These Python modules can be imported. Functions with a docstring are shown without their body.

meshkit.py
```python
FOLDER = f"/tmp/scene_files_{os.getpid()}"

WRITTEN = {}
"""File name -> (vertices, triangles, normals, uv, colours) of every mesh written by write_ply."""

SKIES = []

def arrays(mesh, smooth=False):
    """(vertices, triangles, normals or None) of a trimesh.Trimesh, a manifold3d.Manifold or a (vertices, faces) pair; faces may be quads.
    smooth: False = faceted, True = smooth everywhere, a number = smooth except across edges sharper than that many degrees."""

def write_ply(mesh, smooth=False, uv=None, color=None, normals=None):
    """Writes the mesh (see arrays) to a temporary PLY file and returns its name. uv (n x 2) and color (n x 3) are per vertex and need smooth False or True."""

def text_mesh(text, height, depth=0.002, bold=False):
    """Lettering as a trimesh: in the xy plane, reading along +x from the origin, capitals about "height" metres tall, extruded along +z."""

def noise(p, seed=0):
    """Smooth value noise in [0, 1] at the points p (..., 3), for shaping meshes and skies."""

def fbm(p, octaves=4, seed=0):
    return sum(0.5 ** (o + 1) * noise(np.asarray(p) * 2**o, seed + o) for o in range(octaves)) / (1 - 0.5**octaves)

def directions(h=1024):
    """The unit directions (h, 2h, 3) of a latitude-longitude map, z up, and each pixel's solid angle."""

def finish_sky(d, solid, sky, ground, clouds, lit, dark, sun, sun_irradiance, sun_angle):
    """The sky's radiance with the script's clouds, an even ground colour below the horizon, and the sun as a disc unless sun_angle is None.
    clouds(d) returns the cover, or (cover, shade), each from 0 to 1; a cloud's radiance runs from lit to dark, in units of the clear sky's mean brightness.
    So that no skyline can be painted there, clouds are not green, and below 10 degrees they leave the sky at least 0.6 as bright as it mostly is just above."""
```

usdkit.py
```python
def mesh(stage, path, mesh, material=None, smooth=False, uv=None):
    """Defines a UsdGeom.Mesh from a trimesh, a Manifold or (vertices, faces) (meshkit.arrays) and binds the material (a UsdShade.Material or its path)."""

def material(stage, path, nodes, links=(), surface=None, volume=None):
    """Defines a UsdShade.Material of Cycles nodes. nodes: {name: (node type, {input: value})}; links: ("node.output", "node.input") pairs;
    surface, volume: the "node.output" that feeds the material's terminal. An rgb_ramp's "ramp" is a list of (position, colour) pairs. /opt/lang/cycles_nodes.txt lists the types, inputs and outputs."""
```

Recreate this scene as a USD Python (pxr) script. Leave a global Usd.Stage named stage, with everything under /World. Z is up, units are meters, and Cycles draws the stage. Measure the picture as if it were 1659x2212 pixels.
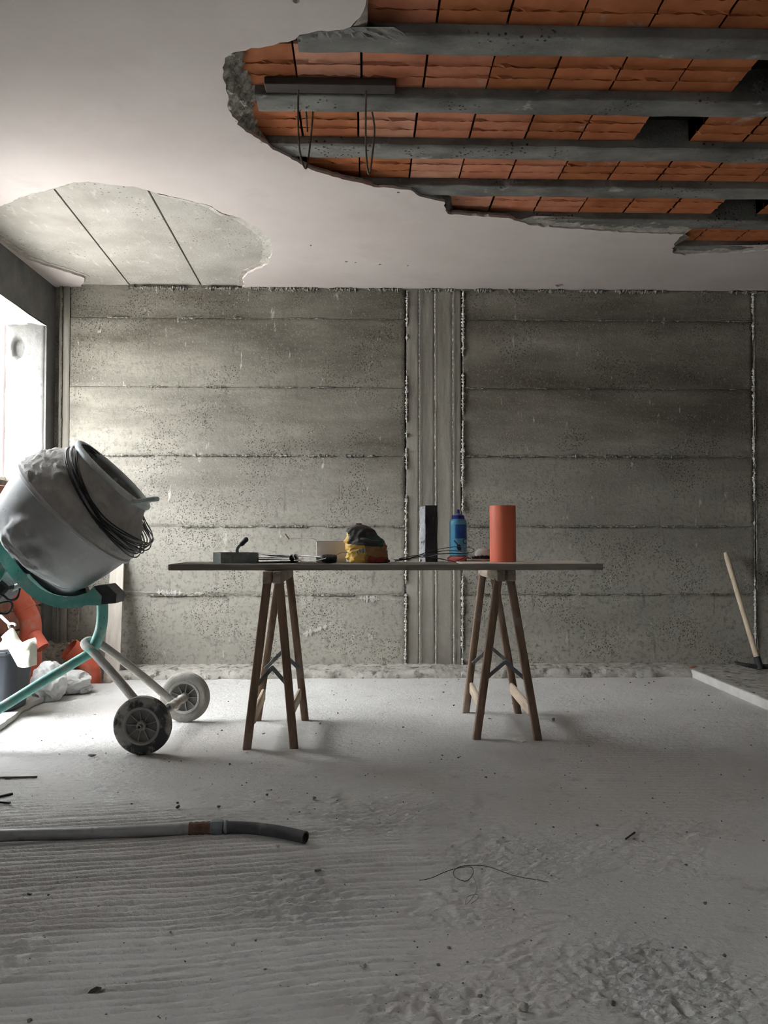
import math
import numpy as np
import trimesh
import manifold3d as m3
import shapely.geometry as sg
import usdkit, meshkit
from pxr import Usd, UsdGeom, UsdLux, UsdShade, Gf, Sdf

stage = Usd.Stage.CreateInMemory()
UsdGeom.SetStageUpAxis(stage, UsdGeom.Tokens.z)
UsdGeom.SetStageMetersPerUnit(stage, 1.0)
UsdGeom.Xform.Define(stage, '/World')
UsdGeom.Scope.Define(stage, '/World/Looks')
V = np.array

# ------------------------------------------------------------------ camera, sky, sun, exposure
W, H, F = 1659.0, 2212.0, 1800.0
CAM = V([0.0, 0.0, 0.94])
YAW, PITCH = math.radians(1.416), math.radians(1.56)
FWD = V([math.sin(YAW) * math.cos(PITCH), math.cos(YAW) * math.cos(PITCH), math.sin(PITCH)])
RIGHT = V([math.cos(YAW), -math.sin(YAW), 0.0])
UP = np.cross(RIGHT, FWD)
cam = UsdGeom.Camera.Define(stage, '/World/camera')
cam.CreateHorizontalApertureAttr(36.0)
cam.CreateVerticalApertureAttr(36.0 * H / W)
cam.CreateFocalLengthAttr(36.0 * F / W)
cam.CreateClippingRangeAttr(Gf.Vec2f(0.05, 500))
cam.AddTransformOp().Set(Gf.Matrix4d(*RIGHT, 0, *UP, 0, *(-FWD), 0, *CAM, 1))
cam.CreateExposureAttr(3.95)

sky = UsdLux.DomeLight.Define(stage, '/World/sky')
sky.CreateIntensityAttr(1.0)
# overcast sky: three times as bright overhead as at the horizon (CIE), slightly blue
sky_mat = usdkit.material(stage, '/World/Looks/overcast_sky', {'tc': ('texture_coordinate', {}), 'sx': ('separate_xyz', {}), 'mr': ('map_range', {'from_min': 0.0, 'from_max': 1.0, 'to_min': 0.75, 'to_max': 2.25, 'clamp': True}),
                          'bg': ('background_shader', {'color': (0.95, 0.97, 1.0)})}, [('tc.generated', 'sx.vector'), ('sx.z', 'mr.value'), ('mr.result', 'bg.strength')], surface='bg.background')
UsdShade.MaterialBindingAPI.Apply(sky.GetPrim()).Bind(sky_mat)
sun = UsdLux.DistantLight.Define(stage, '/World/sun')      # stands over the far end of the site: lights the yard outside, not the room
sun.CreateIntensityAttr(0.9)
sun.CreateAngleAttr(0.53)
sun.CreateColorAttr(Gf.Vec3f(1.0, 0.95, 0.88))
_d = V([-0.16, -0.62, -0.80]); _d = _d / np.linalg.norm(_d)
_z = -_d; _x = np.cross([0, 0, 1], _z); _x /= np.linalg.norm(_x); _y = np.cross(_z, _x)
sun.AddTransformOp().Set(Gf.Matrix4d(*_x, 0, *_y, 0, *_z, 0, 0, 0, 10, 1))

CEIL, WALL_Y, LEFT_X = 2.65, 5.75, -2.13
OPEN_Y0, OPEN_Y1, OPEN_Z0, OPEN_Z1 = 3.9, 5.62, 1.30, 2.352
OP2 = (-0.55, 0.25)
PAR_Y0 = 4.45                                                     # the parapet starts here; beyond it an added, unseen gap down to the floor lets in light
LEFT_X2, RIGHT_X, REAR_Y = LEFT_X - 0.28, 4.2, -2.6
SLAB_X = 2.17


def ray(px, py):
    return FWD + RIGHT * ((px - W / 2) / F) - UP * ((py - H / 2) / F)
def at_y(px, py, Y):
    d = ray(px, py); return CAM + d * (Y / d[1])
def at_z(px, py, z=0.0):
    d = ray(px, py); return CAM + d * ((z - CAM[2]) / d[2])


# ------------------------------------------------------------------ names and prims
_count, _nm = {}, {}
def _numbered(parent, name):
    k = (parent, name); n = _count.get(k, 0); _count[k] = n + 1
    return f'{parent}/{name}' + (f'_{n:03d}' if n else '')

class Node:
    def __init__(self, path, loc):
        self.path, self.loc = path, V(loc, float)
    def part(self, name, mesh, mat, label=None, smooth=40, kind=None):
        path = _numbered(self.path, name)
        v, f = compact(mesh)
        p = usdkit.mesh(stage, path, trimesh.Trimesh(v - self.loc, f, process=False), mat, smooth=smooth).GetPrim()
        if label: p.SetCustomDataByKey('label', label)
        if kind: p.SetCustomDataByKey('kind', kind)
        return Node(path, self.loc)

def _tag(prim, label, cat, group, kind):
    for k, x in (('label', label), ('category', cat), ('group', group), ('kind', kind)):
        if x: prim.SetCustomDataByKey(k, x)

def thing(name, label, cat, loc=(0, 0, 0), group=None, kind=None):
    path = _numbered('/World', name)
    x = UsdGeom.Xform.Define(stage, path)
    x.AddTranslateOp().Set(Gf.Vec3d(*map(float, loc)))
    _tag(x.GetPrim(), label, cat, group, kind)
    return Node(path, loc)

def single(name, mesh, mat, label, cat, group=None, kind=None, smooth=40):
    path = _numbered('/World', name)
    v, f = compact(mesh)
    c = V([(v[:, 0].min() + v[:, 0].max()) / 2, (v[:, 1].min() + v[:, 1].max()) / 2, v[:, 2].min()])
    p = usdkit.mesh(stage, path, trimesh.Trimesh(v - c, f, process=False), mat, smooth=smooth)
    p.AddTranslateOp().Set(Gf.Vec3d(*map(float, c)))
    _tag(p.GetPrim(), label, cat, group, kind)
    return p

def structure(name, label=None):
    return thing(name, label, None, kind='structure')


# ------------------------------------------------------------------ mesh helpers
def vf(m):
    if hasattr(m, 'to_mesh'):
        g = m.to_mesh(); return np.array(g.vert_properties[:, :3], float), np.array(g.tri_verts)
    if isinstance(m, (tuple, list)):
        v, f = V(m[0], float), V(m[1], int)
        if f.shape[1] == 4: f = np.vstack([f[:, [0, 1, 2]], f[:, [0, 2, 3]]])
        return v, f
    return np.array(m.vertices), np.array(m.faces)

def compact(m):
    v, f = vf(m); used, inv = np.unique(f, return_inverse=True)
    return v[used], inv.reshape(f.shape)

def join(*ms):
    vs, fs, n = [], [], 0
    for m in ms:
        v, f = vf(m); vs.append(v); fs.append(f + n); n += len(v)
    return np.vstack(vs), np.vstack(fs)

def hull(pts):
    h = m3.Manifold.hull_points(np.ascontiguousarray(pts, dtype=float)); return vf(h)

def box(x0, x1, y0, y1, z0, z1, b=0.003):
    lo, hi = V([min(x0, x1), min(y0, y1), min(z0, z1)]), V([max(x0, x1), max(y0, y1), max(z0, z1)])
    b = min(b, *((hi - lo) * 0.3)); pts = []
    for c in np.ndindex(2, 2, 2):
        for k in range(3):
            p = V([(lo[i] if c[i] == 0 else hi[i]) + (0 if i == k else (b if c[i] == 0 else -b)) for i in range(3)])
            pts.append(p)
    return hull(pts)

def frame(d, up=(0, 0, 1)):
    d = V(d, float); d /= np.linalg.norm(d); up = V(up, float)
    if abs(d @ up) > 0.98: up = V([1.0, 0, 0]) if abs(d[0]) < 0.9 else V([0, 1.0, 0])
    s = np.cross(d, up); s /= np.linalg.norm(s)
    return d, s, np.cross(s, d)

def bar(p0, p1, w, t, up=(0, 0, 1), b=0.003):
    """Chamfered bar from p0 to p1, w across (sideways), t along up."""
    p0, p1 = V(p0, float), V(p1, float); L = np.linalg.norm(p1 - p0); d, s, u = frame(p1 - p0, up)
    v, f = box(0, L, -w / 2, w / 2, -t / 2, t / 2, b)
    return p0 + v[:, :1] * d + v[:, 1:2] * s + v[:, 2:3] * u, f if np.linalg.det(np.stack([d, s, u])) > 0 else f[:, ::-1]

def spline(pts, n=8, closed=False):
    P = V(pts, float); out = []; N = len(P)
    if N == 2: return np.linspace(P[0], P[1], n + 1)
    for i in range(N if closed else N - 1):
        a, b_, c, d = (P[(i - 1) % N], P[i], P[(i + 1) % N], P[(i + 2) % N]) if closed else (P[max(i - 1, 0)], P[i], P[i + 1], P[min(i + 2, N - 1)])
        for t in np.linspace(0, 1, n, endpoint=False):
            out.append(0.5 * (2 * b_ + (c - a) * t + (2 * a - 5 * b_ + 4 * c - d) * t * t + (3 * b_ - a - 3 * c + d) * t ** 3))
    if not closed: out.append(P[-1])
    return V(out)

def tube(path, r, k=12, caps=True, wall=0.0):
    """Swept tube; r a number or one per point; wall > 0 leaves it open with that wall thickness."""
    P = V(path, float); n = len(P); R = np.broadcast_to(np.asarray(r, float), (n,))
    T = np.gradient(P, axis=0); T /= np.linalg.norm(T, axis=1, keepdims=True) + 1e-12
    _, s, u = frame(T[0]); rings = []; a = np.linspace(0, 2 * np.pi, k, endpoint=False)
    for i in range(n):
        s = s - (s @ T[i]) * T[i]; s /= np.linalg.norm(s); u = np.cross(s, T[i])
        rings.append((s, u))
    def shell(off):
        return np.vstack([P[i] + (R[i] - off) * (np.cos(a)[:, None] * rings[i][0] + np.sin(a)[:, None] * rings[i][1]) for i in range(n)])
    def quads(n, flip, base=0):
        i, j = np.meshgrid(np.arange(n - 1), np.arange(k), indexing='ij'); j2 = (j + 1) % k
        q = np.stack([i * k + j, i * k + j2, (i + 1) * k + j2, (i + 1) * k + j], -1).reshape(-1, 4) + base
        q = q[:, ::-1] if flip else q
        return np.vstack([q[:, [0, 1, 2]], q[:, [0, 2, 3]]])
    v = shell(0); f = quads(n, True)
    if wall > 0:
        v2 = shell(wall); f = np.vstack([f, quads(n, False, len(v))]); L = len(v)
        for e, fl in ((0, False), ((n - 1) * k, True)):
            j = np.arange(k); q = np.stack([e + j, e + (j + 1) % k, L + e + (j + 1) % k, L + e + j], 1)
            q = q[:, ::-1] if fl else q; f = np.vstack([f, q[:, [0, 1, 2]], q[:, [0, 2, 3]]])
        v = np.vstack([v, v2])
    elif caps:
        L = len(v); v = np.vstack([v, P[0], P[-1]]); j = np.arange(k)
        f = np.vstack([f, np.stack([np.full(k, L), j, (j + 1) % k], 1), np.stack([np.full(k, L + 1), (n - 1) * k + (j + 1) % k, (n - 1) * k + j], 1)])
    m = trimesh.Trimesh(v, f, process=False)
    if m.volume < 0: f = f[:, ::-1]
    return v, f

def lathe(profile, origin, axis, k=48, up=(0, 0, 1)):
    """profile: (distance along the axis, radius) from one end to the other."""
    d, s, u = frame(axis, up); pr = V(profile, float); n = len(pr); a = np.linspace(0, 2 * np.pi, k, endpoint=False)
    v = np.vstack([V(origin) + p[0] * d + max(p[1], 1e-5) * (np.cos(a)[:, None] * s + np.sin(a)[:, None] * u) for p in pr])
    i, j = np.meshgrid(np.arange(n - 1), np.arange(k), indexing='ij'); j2 = (j + 1) % k
    q = np.stack([i * k + j, i * k + j2, (i + 1) * k + j2, (i + 1) * k + j], -1).reshape(-1, 4)
    f = np.vstack([q[:, [0, 1, 2]], q[:, [0, 2, 3]]])
    if trimesh.Trimesh(v, f, process=False).volume < 0: f = f[:, ::-1]
    return v, f

def prism(pts2, to3a, to3b):
    """Solid between two mappings of one outline."""
    poly = sg.Polygon(pts2).buffer(0)
    v2, f2 = trimesh.creation.triangulate_polygon(poly, engine='earcut')
    n = len(v2); A = V([to3a(*p) for p in v2]); B = V([to3b(*p) for p in v2]); out = list(f2) + list(f2[:, ::-1] + n)
    e = np.vstack([f2[:, [0, 1]], f2[:, [1, 2]], f2[:, [2, 0]]]); seen = {tuple(x) for x in e.tolist()}
    for a, b in e.tolist():
        if (b, a) not in seen: out += [[b, a, a + n], [b, a + n, b + n]]
    v, f = np.vstack([A, B]), V(out)
    if trimesh.Trimesh(v, f, process=False).volume < 0: f = f[:, ::-1]
    return v, f

def extrude_z(poly, z0, z1):
    ms = [trimesh.creation.extrude_polygon(g, z1 - z0, engine='earcut') for g in getattr(poly, 'geoms', [poly]) if g.area > 1e-6]
    m = trimesh.util.concatenate(ms); m.apply_translation([0, 0, z0]); return vf(m)

def grid(P):
    """Triangles of an (n, m, 3) array of points."""
    n, m = P.shape[:2]; i, j = np.meshgrid(np.arange(n - 1), np.arange(m - 1), indexing='ij')
    q = np.stack([i * m + j, (i + 1) * m + j, (i + 1) * m + j + 1, i * m + j + 1], -1).reshape(-1, 4)
    return P.reshape(-1, 3), np.vstack([q[:, [0, 1, 2]], q[:, [0, 2, 3]]])

def stone(c, size, seed, flat=0.65, n=16, sub=2):
    r = np.random.default_rng(seed); p = r.normal(size=(n, 3)); p /= np.linalg.norm(p, axis=1, keepdims=True)
    p *= (0.8 + 0.2 * r.random((n, 1))) * V([size[0], size[1], size[2]]) / 2
    v, f = hull(p); a = r.random() * 6.28; co, si = math.cos(a), math.sin(a)
    v = v @ V([[co, si, 0], [-si, co, 0], [0, 0, 1]]); v[:, 2] -= v[:, 2].min()
    return v + V(c), f

def fbm(p, o=4, s=0): return meshkit.fbm(np.asarray(p, float), o, s)
def sstep(a, b, x): t = np.clip((x - a) / (b - a), 0, 1); return t * t * (3 - 2 * t)

def jag(pts, step, amp, seed):
    """Closed outline broken into short jittered pieces."""
    r = np.random.default_rng(seed); P = V(pts, float); out = []
    for i in range(len(P)):
        a, b = P[i], P[(i + 1) % len(P)]; L = np.linalg.norm(b - a); n = max(1, int(L / step))
        nrm = V([-(b - a)[1], (b - a)[0]]) / max(L, 1e-9)
        for k in range(n): out.append(a + (b - a) * k / n + nrm * r.normal(0, amp) * (1 if k else 0.4))
    return V(out)


# ------------------------------------------------------------------ materials
def mat(name, c1, c2=None, scale=6, rough=0.8, metal=0.0, spec=0.3, stretch=(1, 1, 1), lo=0.35, hi=0.65,
        bump=0.0, bscale=60, bdist=0.004, c3=None, s3=20, lo3=0.55, hi3=0.65, st3=(1, 1, 1), pits=None, obj=False, trans=0.0, detail=5, more=None, lit_low=None):
    n = {'g': ('geometry', {}), 'tc': ('texture_coordinate', {}), 'p': ('principled_bsdf', {'roughness': rough, 'metallic': metal, 'specular_ior_level': spec, 'transmission_weight': trans})}
    co = 'tc.object' if obj else 'g.position'
    L = []
    n['m1'] = ('mapping', {'scale': stretch}); n['n1'] = ('noise_texture', {'scale': scale, 'detail': detail, 'roughness': 0.6})
    n['r1'] = ('rgb_ramp', {'ramp': [(lo, c1), (hi, c2 or c1)]})
    L += [(co, 'm1.vector'), ('m1.vector', 'n1.vector'), ('n1.fac', 'r1.fac')]
    col = 'r1.color'
    def layer(k, sc, st, a, b, c, invert=False, kind='noise'):
        nonlocal col
        n['m' + k] = ('mapping', {'scale': st, 'location': (1.7, 3.1, 0.4)}); n['x' + k] = ('mix_color', {'b': c})
        if kind == 'noise':
            n['n' + k] = ('noise_texture', {'scale': sc, 'detail': 6, 'roughness': 0.62}); out = f'n{k}.fac'
        else:
            n['n' + k] = ('voronoi_texture', {'scale': sc}); out = f'n{k}.distance'
        n['r' + k] = ('rgb_ramp', {'ramp': [(a, (0, 0, 0)), (b, (1, 1, 1))] if not invert else [(a, (1, 1, 1)), (b, (0, 0, 0))]})
        L.extend([(co, f'm{k}.vector'), (f'm{k}.vector', f'n{k}.vector'), (out, f'r{k}.fac'), (f'r{k}.color', f'x{k}.fac'), (col, f'x{k}.a')])
        col = f'x{k}.result'
    if c3: layer('3', s3, st3, lo3, hi3, c3)
    if lit_low:                                                       # daylight on the lower wall put into the colour, paler downwards, ragged edge
        zlo, zhi, dc, amt = lit_low
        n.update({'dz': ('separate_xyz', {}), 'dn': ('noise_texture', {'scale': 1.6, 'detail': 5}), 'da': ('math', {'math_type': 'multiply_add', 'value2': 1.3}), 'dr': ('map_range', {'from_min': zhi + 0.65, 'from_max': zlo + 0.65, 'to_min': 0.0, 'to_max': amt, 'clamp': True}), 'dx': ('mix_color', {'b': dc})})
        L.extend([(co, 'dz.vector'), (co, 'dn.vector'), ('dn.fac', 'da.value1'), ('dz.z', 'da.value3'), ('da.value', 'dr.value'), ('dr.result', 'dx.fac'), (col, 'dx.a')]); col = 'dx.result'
    for q, (sc, st, a, b, c) in enumerate(more or []): layer(f'q{q}', sc, st, a, b, c)
    height = None
    if bump:
        n['bn'] = ('noise_texture', {'scale': bscale, 'detail': 8, 'roughness': 0.65}); L.append((co, 'bn.vector')); height = 'bn.fac'
    if pits:
        sc, size, colour, msc, mlo, mhi = pits
        n['pv'] = ('voronoi_texture', {'scale': sc}); n['pn'] = ('noise_texture', {'scale': msc, 'detail': 3}); n['pr'] = ('rgb_ramp', {'ramp': [(mlo, (0, 0, 0)), (mhi, (1, 1, 1))]})
        n['pd'] = ('noise_texture', {'scale': sc * 0.8, 'detail': 2}); n['pa'] = ('vector_math', {'math_type': 'multiply_add', 'vector2': (0.018, 0.018, 0.018)})
        n['pt'] = ('map_range', {'from_min': size * 0.55, 'from_max': size, 'to_min': 1.0, 'to_max': 0.0, 'clamp': True})
        n['pm'] = ('math', {'math_type': 'multiply'}); n['px'] = ('mix_color', {'b': colour})
        L += [(co, 'pd.vector'), ('pd.color', 'pa.vector1'), (co, 'pa.vector3'), ('pa.vector', 'pv.vector'), (co, 'pn.vector'), ('pn.fac', 'pr.fac'), ('pv.distance', 'pt.value'),
              ('pt.result', 'pm.value1'), ('pr.color', 'pm.value2'), ('pm.value', 'px.fac'), (col, 'px.a')]
        col = 'px.result'
        if height:
            n['ph'] = ('math', {'math_type': 'multiply_add', 'value2': -0.8}); L += [('pm.value', 'ph.value1'), (height, 'ph.value3')]; height = 'ph.value'
    if height:
        n['b'] = ('bump', {'strength': bump, 'distance': bdist}); L += [(height, 'b.height'), ('b.normal', 'p.normal')]
    L.append((col, 'p.base_color'))
    return usdkit.material(stage, f'/World/Looks/{name}', n, L, surface='p.BSDF')

DUST = (0.40, 0.385, 0.36)
M = {}
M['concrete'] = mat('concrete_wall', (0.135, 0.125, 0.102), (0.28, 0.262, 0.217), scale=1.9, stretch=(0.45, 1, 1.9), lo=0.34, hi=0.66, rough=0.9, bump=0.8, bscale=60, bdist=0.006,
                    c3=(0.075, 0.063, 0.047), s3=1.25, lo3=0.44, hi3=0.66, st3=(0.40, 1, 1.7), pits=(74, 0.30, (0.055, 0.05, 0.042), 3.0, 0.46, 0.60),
                    lit_low=(0.7, 1.75, (0.37, 0.355, 0.31), 0.62), more=[(7, (3.5, 1, 0.55), 0.60, 0.74, (0.115, 0.105, 0.09)), (18, (1, 1, 0.30), 0.655, 0.69, (0.40, 0.385, 0.345)), (34, (1, 1, 1), 0.50, 0.72, (0.15, 0.143, 0.125)), (90, (1, 1, 1), 0.58, 0.72, (0.33, 0.32, 0.285))])
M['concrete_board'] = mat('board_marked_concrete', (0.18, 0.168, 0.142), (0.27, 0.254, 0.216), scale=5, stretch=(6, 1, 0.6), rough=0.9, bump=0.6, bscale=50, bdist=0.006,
                          lit_low=(0.7, 1.75, (0.34, 0.32, 0.275), 0.5), c3=(0.30, 0.285, 0.25), s3=8, lo3=0.62, hi3=0.72, st3=(3, 1, 0.5), more=[(1.5, (1, 1, 1), 0.5, 0.75, (0.17, 0.155, 0.13))])
M['concrete_left'] = mat('reveal_concrete', (0.12, 0.12, 0.114), (0.17, 0.168, 0.16), scale=7, rough=0.9, bump=0.7, bscale=45, bdist=0.006, c3=(0.10, 0.10, 0.095), s3=14, lo3=0.6, hi3=0.7)
M['fin'] = mat('spalled_concrete', (0.34, 0.33, 0.30), (0.60, 0.585, 0.54), scale=30, rough=0.95, bump=0.9, bscale=120, bdist=0.004)
M['smear'] = mat('mortar_smear', (0.30, 0.29, 0.26), (0.48, 0.465, 0.42), scale=30, rough=0.95, bump=0.9, bscale=120, bdist=0.004)
M['fin_dark'] = mat('casting_seam_concrete', (0.11, 0.105, 0.09), (0.34, 0.325, 0.285), scale=40, rough=0.95, bump=0.9, bscale=120, bdist=0.004)
M['plaster'] = mat('ceiling_plaster', (0.52, 0.468, 0.442), (0.57, 0.52, 0.495), scale=1.6, rough=0.92, spec=0.2, bump=0.12, bscale=140, bdist=0.002, c3=(0.48, 0.43, 0.405), s3=3, lo3=0.55, hi3=0.8)
M['plaster_edge'] = mat('broken_plaster', (0.30, 0.275, 0.24), (0.50, 0.46, 0.41), scale=25, rough=0.95, bump=0.9, bscale=90, bdist=0.006)
M['slab'] = mat('soffit_concrete', (0.32, 0.30, 0.265), (0.43, 0.41, 0.37), scale=3, rough=0.9, bump=0.5, bscale=60, bdist=0.005, c3=(0.52, 0.495, 0.45), s3=12, lo3=0.58, hi3=0.72, st3=(2, 0.7, 1),
                pits=(40, 0.22, (0.16, 0.15, 0.13), 4, 0.5, 0.6))
M['joist'] = mat('joist_concrete', (0.10, 0.10, 0.09), (0.235, 0.235, 0.215), scale=7, stretch=(0.5, 1, 1), rough=0.9, bump=0.7, bscale=70, bdist=0.006, c3=(0.36, 0.355, 0.33), s3=9, lo3=0.62, hi3=0.72,
                 pits=(45, 0.3, (0.04, 0.04, 0.036), 5, 0.55, 0.62))
M['rubble_edge'] = mat('rubble_concrete', (0.26, 0.25, 0.22), (0.74, 0.71, 0.64), scale=30, rough=0.95, bump=1.0, bscale=70, bdist=0.01)
for i, (a, b) in enumerate([((0.34, 0.10, 0.038), (0.46, 0.16, 0.065)), ((0.36, 0.12, 0.06), (0.50, 0.20, 0.115)), ((0.27, 0.08, 0.03), (0.40, 0.14, 0.052)), ((0.40, 0.17, 0.10), (0.54, 0.27, 0.18))]):
    M[f'tile{i}'] = mat(f'hollow_brick_{"abcd"[i]}', a, b, scale=6, rough=0.85, bump=0.4, bscale=70, bdist=0.003, c3=(0.45, 0.33, 0.26), s3=5, lo3=0.62, hi3=0.75)
M['void'] = mat('dark_void', (0.016, 0.011, 0.009), (0.024, 0.015, 0.011), scale=6, rough=0.95)  # near-black backing: the deep shade inside the ceiling gaps is put into the colour
M['tile_dark'] = mat('sooty_brick', (0.05, 0.028, 0.02), (0.09, 0.04, 0.025), scale=6, rough=0.9)
M['floor'] = mat('screed_floor', (0.49, 0.487, 0.468), (0.59, 0.587, 0.567), scale=1.3, rough=0.92, spec=0.2, bump=0.9, bscale=95, bdist=0.006, c3=(0.53, 0.50, 0.465), s3=0.8, lo3=0.5, hi3=0.72,
                 more=[(9, (1, 1, 1), 0.60, 0.78, (0.40, 0.385, 0.36)), (2.2, (1.2, 1, 1), 0.66, 0.8, (0.33, 0.31, 0.285))])
M['kerb'] = mat('rough_kerb', (0.31, 0.295, 0.26), (0.48, 0.46, 0.415), scale=14, rough=0.95, bump=0.9, bscale=80, bdist=0.008, c3=(0.12, 0.112, 0.095), s3=16, lo3=0.54, hi3=0.64)
M['white_edge'] = mat('white_form_board', (0.48, 0.47, 0.44), (0.58, 0.57, 0.535), scale=8, rough=0.85, bump=0.2, bscale=90)
M['yard'] = mat('yard_gravel', (0.42, 0.41, 0.39), (0.52, 0.51, 0.48), scale=5, rough=0.95)
M['out_brick'] = mat('parapet_brick', (0.30, 0.13, 0.09), (0.42, 0.19, 0.13), scale=9, rough=0.9, bump=0.5, bscale=60, c3=(0.42, 0.38, 0.34), s3=12, lo3=0.55, hi3=0.68)
M['copper'] = mat('downpipe_metal', (0.03, 0.022, 0.02), (0.05, 0.036, 0.032), scale=6, rough=0.5, metal=0.3)
M['wood'] = mat('trestle_wood', (0.13, 0.085, 0.056), (0.23, 0.16, 0.115), scale=9, stretch=(4, 4, 0.5), rough=0.75, bump=0.3, bscale=60, bdist=0.002, c3=(0.28, 0.245, 0.21), s3=7, lo3=0.55, hi3=0.75)
M['wood_top'] = mat('trestle_top_wood', (0.20, 0.16, 0.125), (0.33, 0.275, 0.225), scale=9, stretch=(4, 0.6, 4), rough=0.75, bump=0.3, bscale=60, bdist=0.002)
M['wood_rail'] = mat('trestle_rail_wood', (0.38, 0.30, 0.22), (0.52, 0.43, 0.33), scale=9, stretch=(4, 0.6, 4), rough=0.75, bump=0.3, bscale=60, bdist=0.002)
M['board'] = mat('worktop_board', (0.17, 0.153, 0.127), (0.26, 0.236, 0.203), scale=10, stretch=(0.5, 3, 6), rough=0.8, bump=0.35, bscale=50, bdist=0.002, c3=(0.27, 0.255, 0.23), s3=5, lo3=0.58, hi3=0.75)
M['sheet'] = mat('fibreboard_sheet', (0.55, 0.52, 0.46), (0.62, 0.59, 0.53), scale=5, rough=0.8)
M['steel'] = mat('brace_steel', (0.11, 0.125, 0.13), (0.19, 0.205, 0.21), scale=14, rough=0.55, metal=0.5, c3=(0.25, 0.24, 0.22), s3=20)
M['drum'] = mat('drum_cement_film', (0.41, 0.43, 0.435), (0.49, 0.505, 0.505), scale=4, rough=0.75, bump=0.35, bscale=50, bdist=0.004, c3=(0.56, 0.56, 0.55), s3=9, lo3=0.56, hi3=0.72, more=[(30, (1, 1, 1), 0.68, 0.74, (0.2, 0.2, 0.195))])
M['drum_crust'] = mat('drum_cement_crust', (0.38, 0.38, 0.365), (0.54, 0.535, 0.51), scale=10, rough=0.9, bump=1.0, bscale=38, bdist=0.012)
M['rim_paint'] = mat('pale_drum_rim', (0.46, 0.54, 0.54), (0.58, 0.64, 0.63), scale=12, rough=0.6, c3=DUST, s3=14, lo3=0.55, hi3=0.7)
M['teal'] = mat('teal_paint', (0.10, 0.36, 0.31), (0.18, 0.48, 0.42), scale=9, rough=0.5, spec=0.5, bump=0.15, bscale=60, c3=(0.44, 0.46, 0.42), s3=11, lo3=0.50, hi3=0.72, more=[(35, (1, 1, 1), 0.66, 0.72, (0.05, 0.07, 0.06))])
M['teal_dusty'] = mat('dusty_teal_paint', (0.32, 0.305, 0.28), (0.44, 0.42, 0.385), scale=16, rough=0.85, bump=0.6, bscale=70, bdist=0.005, c3=(0.12, 0.36, 0.31), s3=5, lo3=0.60, hi3=0.68)
M['dark_plastic'] = mat('dark_plastic', (0.025, 0.028, 0.03), (0.05, 0.055, 0.058), scale=8, rough=0.55, spec=0.4, c3=(0.16, 0.155, 0.145), s3=16, lo3=0.6, hi3=0.78)
M['tub'] = mat('black_tub_plastic', (0.028, 0.033, 0.042), (0.042, 0.048, 0.058), scale=6, rough=0.55, c3=(0.12, 0.12, 0.12), s3=20, lo3=0.66, hi3=0.8)
M['rubber'] = mat('muddy_rubber', (0.04, 0.044, 0.05), (0.06, 0.064, 0.068), scale=8, rough=0.8, bump=0.4, bscale=70, bdist=0.004, c3=(0.33, 0.32, 0.29), s3=11, lo3=0.47, hi3=0.56)
M['rubber_dust'] = mat('dusty_rubber', (0.20, 0.19, 0.17), (0.31, 0.295, 0.265), scale=12, rough=0.9, bump=0.6, bscale=60, bdist=0.006, c3=(0.10, 0.10, 0.095), s3=16, lo3=0.6, hi3=0.7)
M['hub'] = mat('dusty_wheel_rim', (0.25, 0.25, 0.235), (0.36, 0.355, 0.33), scale=16, rough=0.85, bump=0.4, bscale=80, bdist=0.004)
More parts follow.
